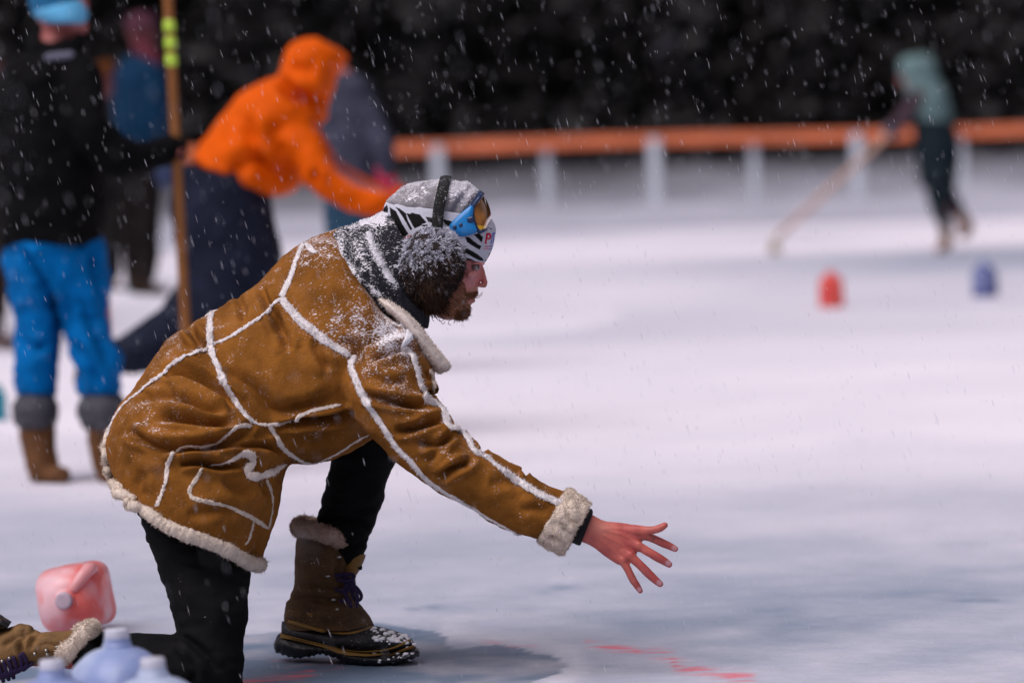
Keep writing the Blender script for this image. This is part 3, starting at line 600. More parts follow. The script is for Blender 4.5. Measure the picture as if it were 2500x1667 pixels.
F = [f for f in F if keep[f[0]] or keep[f[1]] or keep[f[2]]]; used = np.zeros(len(V), bool); used[[i for f in F for i in f]] = True
ren = np.cumsum(used) - 1; V = V[used]; F = [[int(ren[i]) for i in f] for f in F]; nearf = nearf[used]; px, py, z = proj(V)
N = normals(V, F)
sn_ = -.02 + .20 * np.clip(N[:, 2], 0, 1) ** 1.5
def gau(x0, y0, sx, sy, a): return a * np.exp(-((px - x0) / sx) ** 2 - ((py - y0) / sy) ** 2)
sn_ = sn_ + gau(900, 790, 120, 90, .50) + gau(985, 830, 60, 50, .4) + gau(780, 590, 80, 60, .30) + gau(400, 1040, 120, 90, .20) + gau(420, 840, 70, 50, .15) + gau(960, 960, 80, 80, .22) + gau(1080, 1080, 80, 50, .12)
sn_ -= gau(500, 1230, 160, 120, .35) + gau(1250, 1220, 120, 60, .25)
coat = obj('coat', (V, F), M['suede'], man, attrs={'snow': np.clip(sn_, 0, 1.2)})
bvh = BVHTree.FromPolygons(V.tolist(), F)
def hit(px, py, b=None, lift=0, guess=7.7):
    b = b or bvh; d = P(px, py, 1.0) - CAM; r = b.ray_cast(Vector(CAM), Vector(d))
    if r[0] is None: r = b.find_nearest(Vector(P(px, py, guess)))
    return np.array(r[0]) + lift * np.array(r[1]), np.array(r[1])
def on_surf(line, step=3, lift=0, b=None):
    L = resample(line, step); H = [hit(x, y, b) for x, y in L[:, :2]]
    Q = np.array([h[0] for h in H]); Nn = np.array([h[1] for h in H])
    Q0 = Q.copy()
    for A in (Q, Nn):
        for _ in range(5): A[1:-1] = (A[:-2] + 2 * A[1:-1] + A[2:]) / 4
    Nn /= np.linalg.norm(Nn, axis=1)[:, None] + 1e-9
    up_ = np.maximum(((Q0 - Q) * Nn).sum(1), 0); up_[1:-1] = np.maximum(up_[1:-1], np.maximum(up_[:-2], up_[2:])); Q = Q + Nn * up_[:, None]
    return Q + Nn * lift, Nn, L
def piping(lines, name, parent, material, fur=75, flen=.0042, fw=.0010, seed=0, sink=.12, b=None, flat=.42):
    parts = []
    for line, wd in lines:
        wpx = wd if isinstance(wd, (list, tuple)) else [wd] * len(line)
        L0 = [tuple(p[:2]) + (w_,) for p, w_ in zip(line, wpx)]
        Q, Nn, L = on_surf(L0, 3.0, 0, b); r = L[:, 2] / 2 / 9375 * 7.65
        Q = Q - Nn * (r * (-sink) * -1)[:, None] * -1 if False else Q + Nn * (r * sink)[:, None]
        r0_ = r.copy(); r = r * .88 * (1 + .12 * fbm(Q * 110, 3, seed + 3))
        t_ = np.gradient(Q, axis=0); t_ /= np.linalg.norm(t_, axis=1)[:, None] + 1e-9; Bn_ = np.cross(t_, Nn); th_ = np.linspace(0, 2 * np.pi, 18, endpoint=False)
        tp = np.clip(np.minimum(np.arange(len(Q)), np.arange(len(Q))[::-1]) / 3 + .35, 0, 1); r = r * tp
        V_, F__ = capped(Q[:, None] + r[:, None, None] * (np.cos(th_)[None, :, None] * Bn_[:, None] + flat * np.sin(th_)[None, :, None] * Nn[:, None]))
        V_ = V_ + .0016 * np.stack([vnoise(V_ * 300, seed + k) for k in range(3)], 1) + .0009 * np.stack([vnoise(V_ * 700, seed + k) for k in range(3)], 1)
        ln = len(Q) * 3 / 9375 * 7.65
        n_ = int(fur * 100 * ln * (r.mean() / .008)) + 20
        B, D, _ = scatter(V_, F__, n_); D = D * np.sign((D * (B - V_.mean(0))).sum(1) + 10)[:, None]
        cen = Q[np.argmin(((B[:, None] - Q[None]) ** 2).sum(2), 1)]; D = B - cen
        D /= np.linalg.norm(D, axis=1)[:, None] + 1e-9; D = D + RNG.normal(size=D.shape) * .7 + .5 * np.stack([vnoise(B * 160, seed + k + 9) for k in range(3)], 1)
        parts += [(V_, F__), fur_tris(B - D * .0006, D, RNG.uniform(.5, 1.2, n_) * min(max(.75 * r0_.mean(), .0028), .0062), fw, .3)]
    return obj(name, join(*parts), material, parent)
w5 = lambda p: T('5', p)
piping([(w5([(1478, 72), (1430, 130), (1380, 240), (1345, 350), (1300, 450), (1275, 505)]), [14, 16, 17, 18, 21, 22]), (w5([(1275, 505), (1310, 560), (1400, 660), (1500, 740), (1620, 830), (1755, 905)]), [20, 22, 24, 24, 22, 16])], 'yoke_trim', coat, M['shearling_snowy'], seed=1)
piping([(w5([(1275, 508), (1210, 560), (1170, 612), (1050, 690), (930, 770), (820, 820), (780, 842), (740, 872), (640, 900), (540, 945), (480, 995), (450, 1040), (370, 1085), (300, 1150), (220, 1210), (150, 1280), (100, 1360), (62, 1470)]), 11)], 'side_seam_trim', coat, M['shearling_snowy'], seed=2)
piping([(w5([(740, 632), (800, 600), (835, 588)]), 8), (w5([(790, 605), (780, 680), (775, 780), (790, 880), (830, 980), (870, 1080), (930, 1180), (990, 1280), (1050, 1350), (1110, 1385)]), [18, 19, 19, 18, 18, 19, 18, 16, 14, 10])], 'waist_trim', coat, M['shearling_snowy'], seed=3)
piping([(w5([(1110, 1387), (1200, 1385), (1320, 1368), (1440, 1310), (1560, 1275), (1690, 1250)]), [9, 9, 11, 12, 11, 9]),
        (T('6', [(1070, 255), (980, 255), (900, 310), (840, 365), (790, 385), (720, 402), (620, 395), (550, 425), (500, 480), (478, 550), (475, 620), (450, 700), (415, 790), (395, 815)]), 11)], 'belt_trim', coat, M['shearling'], seed=4)
piping([(T('6', [(1190, 245), (1230, 320), (1280, 400), (1350, 460), (1430, 505), (1490, 517), (1570, 492), (1680, 437), (1780, 370), (1880, 318)]), [12, 14, 15, 13, 11, 10, 9, 9, 9, 7])], 'front_edge_trim', coat, M['shearling'], seed=5)
piping([(T('6', [(725, 515), (710, 570), (670, 640), (635, 700), (645, 750), (700, 770), (800, 790), (900, 812), (1000, 860), (1080, 900), (1140, 940), (1185, 968)]), [9, 10, 11, 11, 12, 11, 11, 11, 11, 12, 11, 9]), (T('6', [(1185, 968), (1200, 900), (1215, 800), (1200, 700), (1170, 625)]), 9), (T('6', [(1085, 900), (1070, 970), (1045, 1050), (1020, 1085)]), 9)], 'pocket_trim', coat, M['cuff_wool'], seed=6)
piping([(T('6', [(780, 526), (860, 518), (930, 490), (990, 455), (1040, 445), (1075, 475), (1075, 520), (1035, 555), (1045, 595), (1100, 610), (1180, 588), (1250, 555), (1310, 520)]), [6, 10, 14, 18, 22, 22, 22, 22, 22, 24, 20, 16, 8])], 'turned_fleece', coat, M['shearling'], seed=7, sink=.1)
hem = T('6', [(64, 260), (50, 380), (62, 480), (95, 590), (150, 680), (230, 770), (330, 850), (440, 930), (560, 990), (700, 1040), (840, 1092), (960, 1152), (1060, 1225), (1105, 1290), (1098, 1350)])
piping([(hem, [10, 17, 22, 27, 31, 32, 33, 34, 36, 38, 38, 38, 40, 38, 32])], 'hem_trim', coat, M['cuff_wool'], fur=75, flen=.0055, seed=8, sink=0, flat=.9)
piping([(T('7', [(150, 375), (128, 430), (165, 530), (200, 610), (260, 700), (320, 790), (380, 880), (450, 950), (520, 1030), (590, 1090), (700, 1155), (800, 1210), (880, 1265), (1000, 1330), (1150, 1392)]), [15, 21, 20, 20, 20, 19, 18, 18, 18, 18, 17, 14, 11, 10, 10])], 'sleeve_back_trim', coat, M['shearling_snowy'], seed=9)
piping([(T('7', [(405, 330), (450, 370), (480, 430), (500, 500), (515, 560), (545, 620), (600, 640), (640, 690), (662, 760), (720, 785), (770, 830), (800, 893), (870, 930), (940, 990), (1040, 1060), (1150, 1130), (1290, 1192)]), [26, 25, 22, 20, 20, 18, 22, 20, 18, 18, 18, 16, 17, 18, 21, 22, 22])], 'sleeve_front_trim', coat, M['shearling_snowy'], seed=10)
piping([(T('7', [(390, 215), (430, 225), (445, 265), (420, 310), (400, 335)]), [8, 18, 22, 18, 10])], 'shoulder_snow', coat, M['snow'], seed=11, flen=.002)
piping([(T('7', [(555, 450), (575, 500), (582, 560), (580, 585)]), [14, 16, 14, 8])], 'front_edge_trim', coat, M['cuff_wool'], seed=12, sink=.2)
# far-side back seam near the neck
# collar: a rolled shearling flap from the nape down to a rounded point
def woolly(VF, n, flen, fw, seed, amp=.0015, fr=120, curl=.3):
    V_, F__ = np.asarray(VF[0]), VF[1]; Nn = normals(V_, F__)
    V_ = V_ + Nn * (amp * fbm(V_ * fr, 2, seed))[:, None]
    B, D, T_ = scatter(V_, F__, n); D = Nn[T_].mean(1) + RNG.normal(size=(n, 3)) * .4
    return join((V_, F__), fur_tris(B - D * .0005, D, RNG.uniform(.5, 1, n) * flen, fw, curl))
col_l = loft(sec('1', [(300, 870, 310, 925, 7.72, .03), (370, 920, 345, 965, 7.705, .04), (450, 968, 410, 1020, 7.69, .045), (540, 1030, 490, 1090, 7.68, .045), (640, 1130, 570, 1190, 7.68, .045), (730, 1245, 640, 1300, 7.69, .045), (800, 1330, 690, 1380, 7.70, .045), (850, 1395, 735, 1435, 7.71, .04), (845, 1425, 775, 1455, 7.71, .025)]), 60, 36)
obj('collar', woolly(col_l, 5200, .005, .0014, 3), M['shearling'], coat)
V_, F__ = loft(sec('7', [(1302, 1110, 1150, 1385, 7.60, .066), (1330, 1106, 1152, 1398, 7.60, .072), (1370, 1130, 1190, 1425, 7.60, .076), (1415, 1165, 1240, 1450, 7.60, .074), (1440, 1185, 1285, 1466, 7.60, .068), (1428, 1195, 1295, 1450, 7.60, .055)]), 50, 60)
V_ = fold(V_, normals(V_, F__), [(T('2', [(380, 720), (520, 760), (600, 830)]), .008, 5), (T('2', [(560, 430), (660, 530), (740, 600)]), .006, 6), (T('2', [(520, 560), (560, 620), (640, 700)]), .005, 6)])
obj('cuff', woolly((V_, F__), 9000, .0045, .0014, 5, .0035, 90), M['cuff_wool'], coat)
obj('inner_sleeve', loft(sec('7', [(1380, 1200, 1270, 1395, 7.60, .048), (1430, 1210, 1320, 1385, 7.60, .046), (1447, 1218, 1345, 1402, 7.60, .042), (1450, 1240, 1378, 1414, 7.60, .036), (1438, 1262, 1390, 1395, 7.60, .028)]), 30, 36), M['black_cloth'], man)

# boots: front one flat on the ice, near one lying toes down behind
def boot_mats(): pass
bt = empty('boot', G(760, 1612)); bt.parent = man; bt.matrix_parent_inverse = parent_inv(man)
Z3 = lambda r: sec('3', r)
dh_, dt = 8.03, 7.93
shaft = loft(Z3([(310, 640, 735, 740, 8.02, .05), (306, 700, 738, 790, 8.02, .060), (304, 800, 712, 850, 8.02, .063), (302, 900, 680, 910, 8.02, .064), (290, 1000, 690, 1010, 8.01, .060), (250, 1070, 705, 1080, 8.01, .058), (236, 1130, 760, 1150, 8.0, .058), (236, 1190, 800, 1215, 8.0, .055), (260, 1250, 800, 1250, 7.99, .05)]), 70, 60)
V, N, F = remesh(shaft, .0035, 2)
V = fold(V, N, [(T('3', [(300, 940), (420, 960), (560, 960)]), .006, 5), (T('3', [(250, 1050), (380, 1040), (520, 1060), (620, 1040)]), .007, 6), (T('3', [(560, 1180), (640, 1120), (720, 1130)]), .004, 5), (T('3', [(600, 760), (560, 860), (590, 960), (620, 1080)]), .005, 5), (T('3', [(240, 1110), (340, 1120), (420, 1150)]), .005, 6), (T('3', [(460, 1010), (520, 1100), (600, 1130)]), .003, 9)])
V = V + N * (.003 * fbm(V * 30, 3, 3))[:, None]
obj('shaft', (V, F), M['boot_suede'], bt, attrs={'snow': np.full(len(V), .0)})
shell = loft(Z3([(222, 1190, 222, 1290, 8.03, .02), (238, 1180, 225, 1300, 8.03, .042), (330, 1195, 320, 1330, 8.015, .052), (450, 1225, 440, 1350, 8.0, .055), (560, 1240, 560, 1375, 7.985, .056), (680, 1225, 680, 1395, 7.97, .058), (800, 1212, 800, 1400, 7.95, .060), (900, 1238, 900, 1395, 7.94, .060), (980, 1262, 980, 1380, 7.93, .054), (1025, 1290, 1025, 1360, 7.925, .040), (1045, 1315, 1042, 1345, 7.92, .018)]), 60, 44)
V, N, F = remesh(shell, .0035, 1); V = V + N * (.0012 * fbm(V * 40, 2, 6))[:, None]; px, py, z = proj(V)
shell_o = obj('rubber_shell', (V, F), M['rubber'], bt, attrs={'snow': np.clip((N[:, 2] > .2) * (1 / (1 + np.exp(-(px - 905) / 10))) * .40, 0, 1)})
sb = BVHTree.FromPolygons(V.tolist(), F)
sole = loft(Z3([(195, 1270, 172, 1330, 8.035, .02), (230, 1255, 190, 1370, 8.03, .047), (330, 1290, 310, 1408, 8.015, .055), (440, 1320, 430, 1392, 8.0, .057), (480, 1330, 470, 1385, 7.99, .052), (580, 1345, 570, 1410, 7.98, .054), (620, 1350, 620, 1450, 7.975, .058), (760, 1378, 740, 1462, 7.955, .062), (900, 1385, 900, 1458, 7.94, .062), (1000, 1350, 1000, 1430, 7.93, .055), (1050, 1340, 1060, 1405, 7.925, .035), (1062, 1350, 1072, 1380, 7.92, .012)]), 80, 40)
V_, F__ = sole; tn = normals(V_, F__); pxx, pyy, _ = proj(V_); V_ = V_ + tn * ((.003 * (np.sin(pxx * .42) > .1) * (tn[:, 2] < .35)))[:, None]
obj('sole', (V_, F__), M['rubber'], bt, attrs={'snow': np.clip((pxx - 850) / 200, 0, 1) * .4})
def bandline(line, wpx, name, m_, parent, b, flat=.45, lift=0, ns=10):
    Q, Nn, L = on_surf(line, 3, lift, b); t = np.gradient(Q, axis=0); t /= np.linalg.norm(t, axis=1)[:, None]; B = np.cross(t, Nn); r = wpx / 2 / 9375 * 7.95
    th = np.linspace(0, 2 * np.pi, ns, endpoint=False)
    R = Q[:, None] + r * (np.cos(th)[None, :, None] * B[:, None] + flat * np.sin(th)[None, :, None] * Nn[:, None])
    return obj(name, capped(R), m_, parent)
allb = BVHTree.FromPolygons(*(lambda q: (q[0].tolist(), q[1]))(join((V, F), sole, shaft)))
bandline(T('3', [(232, 1180), (300, 1195), (380, 1218), (520, 1252), (640, 1258), (730, 1238), (802, 1212)]), 9, 'welt', M['ochre_trim'], bt, allb)
bandline(T('3', [(222, 1262), (330, 1290), (500, 1330), (640, 1362), (780, 1368), (900, 1350), (1000, 1312), (1040, 1302)]), 6, 'welt', M['ochre_trim'], bt, allb, lift=.002)
bandline(T('3', [(222, 1285), (330, 1310), (500, 1352), (640, 1390), (780, 1402), (900, 1385), (1000, 1345), (1042, 1335)]), 11, 'welt', M['ochre_trim'], bt, allb, lift=.003)
tongue = loft(Z3([(600, 770, 745, 770, 8.0, .035), (600, 800, 738, 800, 8.0, .036), (600, 860, 705, 870, 8.0, .036), (600, 900, 682, 905, 8.0, .03)]), 20, 30)
obj('tongue', tongue, M['ochre_trim'], bt)
fc = loft(Z3([(345, 572, 320, 610, 8.02, .03), (308, 620, 312, 655, 8.02, .05)]), 4, 8)
cl = np.array([(x, y, dz) for x, y, dz in [(330, 615, 0), (345, 600, -.055), (430, 625, -.072), (530, 655, -.070), (600, 690, -.045), (625, 705, 0), (600, 660, .045), (530, 610, .07), (430, 590, .072), (345, 585, .055), (330, 615, 0)]])
xy = T('3', [(a, b) for a, b, c in cl]); Q = catmull(P([q[0] for q in xy], [q[1] for q in xy], 8.02 + cl[:, 2]), 90)
obj('fur_cuff', woolly(tube3(Q, .017, 16, False), 7000, .006, .0014, 9, .003, 60), M['boot_fur'], bt)
lace = [tube3(resample3(P(*np.array(T('3', l)).T, 7.945 + dz), .003), .0038, 8) for l, dz in [([(560, 900), (620, 890), (670, 900), (655, 940)], 0), ([(570, 925), (630, 935), (665, 920)], -.004), ([(640, 950), (610, 990), (640, 1060), (655, 1090)], 0), ([(655, 945), (700, 990), (718, 1030), (700, 1055), (670, 1040), (655, 980)], .004), ([(650, 960), (690, 1010), (690, 1090)], -.002), ([(560, 985), (620, 1000), (650, 970)], 0), ([(590, 1060), (640, 1050), (650, 1090)], 0), ([(600, 905), (650, 925), (670, 960), (640, 955), (600, 930)], .002)]]
obj('lace', join(*lace), M['lace'], bt)
for x, y in [(575, 785), (505, 905), (580, 990), (540, 1050), (560, 1110)]: obj('eyelet', tube3(P(*np.array(T('3', [(x, y), (x + 8, y)])).T, 7.955), .004, 10), M['metal'], bt)
# snow clods on the toe
cl_ = []
for _ in range(60):
    u = RNG.random(); x = 780 + 270 * u + RNG.normal() * 14; y0 = np.interp(x, [780, 900, 980, 1045], [1222, 1245, 1268, 1310]); y = y0 + abs(RNG.normal()) * 38 if RNG.random() < .75 else 1400 + RNG.normal() * 22
    (xx, yy_), = T('3', [(x, y)]); h_, n_ = hit(xx, yy_, allb); r = RNG.uniform(.0015, .0042); cl_.append(tube3([h_, h_ + np.array([r * RNG.uniform(.5, 2), 0, 0])], r, 6))
V_, F__ = join(*cl_); obj('snow', (V_ + .0012 * np.stack([vnoise(V_ * 400, k) for k in range(3)], 1), F__), M['snow'], bt)

b2 = empty('boot', P(120, 1560, 7.6)); b2.parent = man; b2.matrix_parent_inverse = parent_inv(man)
Zj = lambda r: sec('j', r)
shaft2 = loft(Zj([(900, 260, 780, 600, 7.58, .055), (800, 285, 700, 620, 7.58, .064), (640, 290, 560, 660, 7.58, .066), (480, 295, 400, 700, 7.58, .066), (360, 240, 300, 760, 7.58, .064), (280, 205, 180, 830, 7.58, .062), (150, 230, 40, 880, 7.58, .06), (0, 275, -100, 900, 7.58, .058), (-200, 200, -260, 880, 7.58, .055)]), 60, 50)
V, N, F = remesh(shaft2, .0035, 2)
V = fold(V, N, [(T('j', [(430, 300), (300, 350), (250, 480), (270, 600)]), .010, 6), (T('j', [(330, 260), (250, 330), (80, 420), (20, 480)]), .010, 7), (T('j', [(480, 380), (380, 400), (360, 520)]), .007, 6), (T('j', [(700, 480), (560, 440), (480, 470)]), .005, 6)])
V = V + N * (.003 * fbm(V * 26, 3, 3))[:, None]
obj('shaft', (V, F), mat('boot_suede_tan', (.16, .085, .030), .75, .35, 30, .6, 200, spec=.25), b2)
fb = BVHTree.FromPolygons(V.tolist(), F)
sh2 = loft(Zj([(140, 180, 60, 300, 7.585, .05), (60, 130, 0, 270, 7.585, .055), (0, 90, -60, 300, 7.585, .056), (-200, 0, -200, 400, 7.585, .058), (-420, 60, -380, 520, 7.585, .058), (-600, 300, -520, 640, 7.585, .04)]), 30, 36)
obj('rubber_shell', sh2, M['rubber'], b2, attrs={'snow': np.zeros(len(sh2[0]))})
sb2 = BVHTree.FromPolygons(sh2[0].tolist(), sh2[1])
bandline(T('j', [(-60, 165), (0, 158), (75, 150)]), 4, 'welt', M['ochre_trim'], b2, sb2); bandline(T('j', [(-60, 290), (30, 255), (110, 232), (190, 215)]), 5, 'welt', M['ochre_trim'], b2, sb2)
cl = np.array([(x, y, dz) for x, y, dz in [(1120, 270, 0), (1040, 285, -.055), (900, 430, -.075), (770, 560, -.055), (740, 600, 0), (800, 480, .06), (940, 330, .07), (1060, 260, .05), (1120, 270, 0)]])
xy = T('j', [(a, b) for a, b, c in cl]); Q = catmull(P([q[0] for q in xy], [q[1] for q in xy], 7.575 + cl[:, 2]), 90)
obj('fur_cuff', woolly(tube3(Q, .0165, 16, False), 7000, .006, .0014, 10, .003, 60), M['cuff_wool'], b2)
lc = []
for k in range(7):
    x0 = -60 + k * 62; y0 = 760 - k * 22
    lc.append(tube3([hit(*T('j', [(x0 + a, y0 + b)])[0], fb, .004)[0] for a, b in [(-20, -70), (0, -10), (10, 60), (30, 130)]], .0042, 8))
    lc.append(tube3([hit(*T('j', [(x0 + a, y0 + b)])[0], fb, .005)[0] for a, b in [(-40, 100), (10, 60), (60, 30)]], .0042, 8))
obj('lace', join(*lc), M['lace'], b2)
for h_, n_ in [hit(*T('j', [p])[0], fb, .002) for p in [(120, 605), (560, 515), (675, 490), (570, 545), (30, 640), (420, 545)]]: obj('eyelet', tube3([h_, h_ + n_ * .004], .0035, 10), M['metal'], b2)

# ------------------------------------------------------------------ hat, goggles, ear muffs, scarf, beard
def zcol(V):
    px, py, z = proj(V); j = .5 * vnoise(V * 220, 3); x, y = px + j * 1.2, py + j * 1.2
    c = np.tile([.50, .50, .57], (len(V), 1)); blk = np.zeros(len(V), bool)
    for k, poly in [('1', [(430, 300), (475, 330), (520, 420), (562, 488), (530, 512), (480, 450), (440, 380)]), ('1', [(412, 285), (422, 310), (408, 390), (432, 470), (475, 555), (505, 590), (485, 605), (440, 545), (390, 450), (372, 380), (392, 305)]),
          ('1', [(548, 345), (585, 350), (625, 400), (655, 425), (605, 452), (575, 400)]), ('1', [(575, 340), (640, 352), (690, 410), (650, 425), (610, 385)]), ('1', [(680, 368), (725, 375), (735, 415), (700, 405)]), ('1', [(800, 385), (860, 398), (880, 440), (820, 430)]), ('1', [(470, 300), (500, 312), (545, 345), (560, 400), (590, 455), (575, 462), (540, 400), (505, 345)]), ('1', [(640, 425), (690, 425), (730, 440), (700, 450)]), ('1', [(340, 370), (385, 350), (400, 400), (430, 500), (500, 600), (440, 580), (370, 450)]),
          ('8', [(238, 600), (290, 608), (330, 645), (385, 685), (415, 700), (397, 742), (330, 705), (262, 660)]), ('8', [(335, 578), (392, 565), (433, 610), (418, 665), (375, 620)]), ('8', [(245, 715), (300, 742), (370, 785), (425, 828), (445, 858), (400, 856), (345, 830), (285, 795), (240, 770)]),
          ('8', [(500, 782), (520, 765), (505, 820), (465, 864), (445, 862), (482, 828)]), ('8', [(235, 820), (300, 835), (350, 862), (300, 880), (230, 870)]), ('8', [(480, 505), (495, 500), (535, 522), (520, 527)])]:
        blk |= inpoly(x, y, T(k, poly))
    c[blk] = (.006, .006, .006); nr = z < HD
    h = lambda p: T('h', p)
    rp = inpoly(px, py, h([(890, 455), (975, 455), (905, 870), (835, 870)])); ex, ey = (px - 1130) / .06378, (py - 540) / .06378
    rp |= (((ex - 1000) / 92) ** 2 + ((ey - 580) / 132) ** 2 < 1) & (((ex - 978) / 38) ** 2 + ((ey - 592) / 62) ** 2 > 1)
    c[rp & nr] = (.50, .005, .03)
    bp_ = inpoly(px, py, h([(1122, 460), (1158, 452), (1100, 880), (1060, 885)])) | inpoly(px, py, h([(1165, 445), (1245, 428), (1238, 495), (1205, 500), (1170, 865), (1135, 870), (1172, 505), (1160, 510)]))
    c[bp_ & nr] = (.10, .12, .42)
    for l, cc in [([(835, 972), (1050, 965)], (.50, .10, .14)), ([(800, 1060), (1010, 1062)], (.50, .18, .24)), ([(1060, 970), (1160, 950)], (.08, .10, .40)), ([(1030, 1075), (1160, 1035)], (.15, .18, .45))]:
        d, t = pdist(ex, ey, l); c[(d < 20) & nr] = cc
    return c
band = loft(sec('1', [(520, 612, 1090, 683, HD, .078), (490, 600, 1100, 680, HD, .084), (430, 500, 1143, 600, HD, .089), (388, 400, 1166, 500, HD, .089), (385, 330, 1168, 440, HD, .087), (405, 268, 1140, 385, HD, .084), (440, 270, 1110, 380, HD, .078)]), 150, 520, egg=-.12)
hat = obj('hat', band, M['zebra'], man, attrs={'col': zcol(band[0])})
crown = loft(sec('1', [(430, 300, 1090, 400, HD, .078), (405, 268, 1105, 330, HD, .084), (450, 225, 1075, 235, HD, .082), (520, 168, 1035, 180, HD, .072), (610, 135, 985, 150, HD, .056), (720, 118, 920, 128, HD, .034), (790, 113, 850, 118, HD, .012)]), 60, 90, egg=-.1)
V, N, F = remesh(crown, .0032, 1)
V = fold(V, N, [(T('1', [(900, 130), (950, 200), (900, 300), (850, 380)]), .007, 7), (T('1', [(560, 170), (640, 230), (620, 330)]), .003, 8), (T('1', [(1000, 160), (960, 230), (1000, 300)]), .006, 6)])
V = V + N * (.002 * fbm(V * 60, 3, 3))[:, None]; N = normals(V, F); px, py, z = proj(V)
sa = np.clip(.02 + .52 * N[:, 2] + .45 * np.exp(-((px - 1130) / 40) ** 2 - ((py - 475) / 30) ** 2), 0, 1.1)
B, D, T_ = scatter(V, F, 9000, np.clip(sa, .05, 1) ** 2.5); wisps = fur_tris(B, N[T_].mean(1) + np.array([-.5, 0, .5]) + RNG.normal(size=(9000, 3)) * .35, RNG.uniform(.0012, .003, 9000), .0013, .3)
cr = obj('crown', (V, F), M['hat_grey'], hat, attrs={'snow': sa})
obj('snow', wisps, M['snow'], hat, smooth=False)
hat_bvh = BVHTree.FromPolygons(*(lambda q: (q[0].tolist(), q[1]))(join(band, crown)))
# headband of the ear muffs, over the crown from ear to ear
s1 = lambda x, y: T('1', [(x, y)])[0]
hb = [(762, 440, -.097), (772, 330, -.093), (790, 240, -.086), (806, 170, -.066), (818, 126, -.036), (822, 112, 0), (818, 126, .036), (806, 170, .066), (790, 240, .086), (772, 330, .093), (762, 440, .097)]
Q = catmull(P([s1(a, b)[0] for a, b, c in hb], [s1(a, b)[1] for a, b, c in hb], HD + np.array([c for a, b, c in hb])), 120)
cen = np.array(P(*s1(790, 420), HD)); Nn = Q - cen; Nn -= (Nn @ RT)[:, None] * RT * .8; Nn /= np.linalg.norm(Nn, axis=1)[:, None]; Q = Q + Nn * .0065
t = np.gradient(Q, axis=0); t /= np.linalg.norm(t, axis=1)[:, None]; Bn = np.cross(t, Nn); th = np.linspace(0, 2 * np.pi, 14, endpoint=False)
R = Q[:, None] + (np.cos(th)[None, :, None] * Bn[:, None] * .0115 + .0028 * np.sin(th)[None, :, None] * Nn[:, None])
muffs = empty('ear_muffs', P(*s1(715, 700), HD)); muffs.parent = man; muffs.matrix_parent_inverse = parent_inv(man)
Vh, Fh = capped(R); obj('headband', (Vh, Fh), mat('black_band', (.006, .006, .006), .8, .4, 60, .5, 400, snow=True), muffs, attrs={'snow': np.clip(.05 + .2 * (Vh[:, 2] - Vh[:, 2].min()) / .13, 0, .24)})
def furball(dz):
    th, ph = np.meshgrid(np.linspace(0, 2 * np.pi, 40, endpoint=False), np.linspace(.05, np.pi - .05, 24)); 
    rx, rz, rd = 62 * 1.12 * .3509 / 9375 * HD * 3.05, 0, 0
    c = np.array(P(*s1(712, 700), HD + dz)); A = .0655; Bz = .078; Dp = .040
    tilt = math.radians(-18); ct, st = math.cos(tilt), math.sin(tilt)
    def place(u): 
        a, d, b = u[:, 0] * A, u[:, 1] * Dp, u[:, 2] * Bz
        return c + (a * ct - b * st)[:, None] * RT + d[:, None] * np.array([0, 1.0, 0]) + (a * st + b * ct)[:, None] * UP
    U = np.stack([np.sin(ph) * np.cos(th), np.sin(ph) * np.sin(th), np.cos(ph)], -1)
    R = place(U.reshape(-1, 3)).reshape(U.shape); base = capped(R[::-1])
    base = (base[0] + .002 * np.stack([vnoise(base[0] * 90, k) for k in range(3)], 1), base[1])
    n = 27000; u = RNG.normal(size=(n, 3)); u /= np.linalg.norm(u, axis=1)[:, None]; B = place(u * .97); D = place(u * 1.2) - place(u); D /= np.linalg.norm(D, axis=1)[:, None]
    clump = np.stack([vnoise(u * 7, k + 3) for k in range(3)], 1)
    D = D * .6 + np.array([.35, 0, -.45]) + clump * 1.1 + RNG.normal(size=(n, 3)) * .25
    hgt = u[:, 2] * .75 - u[:, 0] * .38 + .35 * vnoise(u * 7, 8) + .30 * vnoise(u * 16, 9); snowp = hgt > .10 + .20 * RNG.normal(size=n)
    deep = np.array([.030, .019, .017]) * RNG.uniform(.4, 1.9, (n, 1)); deep = np.where((RNG.random(n) < .12)[:, None], np.array([.12, .07, .05]), deep)
    cc = np.where(snowp[:, None], np.array([.62, .62, .70]) * RNG.uniform(.75, 1.2, (n, 1)), deep)
    L = np.where(snowp, RNG.uniform(.006, .0100, n), RNG.uniform(.007, .012, n)); fv, ff = fur_tris(B, D, L, np.where(snowp, .0017, .0013), .3)
    pad = join(base, (fv, ff)); cb = np.vstack([np.tile([.02, .014, .013], (len(base[0]), 1)), np.repeat(cc, 5, 0)])
    return obj('ear_pad', pad, M['hair'], muffs, attrs={'col': cb})
furball(-.098); furball(.098)

# goggles pushed up on the hat
gg = empty('goggles', P(*T('8', [(420, 350)])[0], HD)); gg.parent = man; gg.matrix_parent_inverse = parent_inv(man)
edge = catmull(np.array(T('8', [(372, 215), (325, 285), (318, 370), (335, 450), (362, 520), (395, 552)])), 40)
mid = catmull(np.array(T('8', [(425, 150), (470, 215), (505, 300), (520, 385), (508, 455), (475, 525)])), 40)
nu = 61; u = np.linspace(0, 1, nu); HWG = .083
sw = np.clip(np.sin(np.pi * u), 0, 1) ** .62
def visor(scale=1.0, push=0.0, e0=edge, m0=mid):
    G_ = np.zeros((len(e0), nu, 3))
    for j in range(nu):
        pq = e0 * (1 - sw[j]) + m0 * sw[j]; c_ = pq.mean(0); pq = c_ + (pq - c_) * scale
        G_[:, j] = P(pq[:, 0] + push, pq[:, 1] - push * .4, HD - HWG * math.cos(math.pi * u[j]) * (1 if scale <= 1 else 1.01))
    return G_
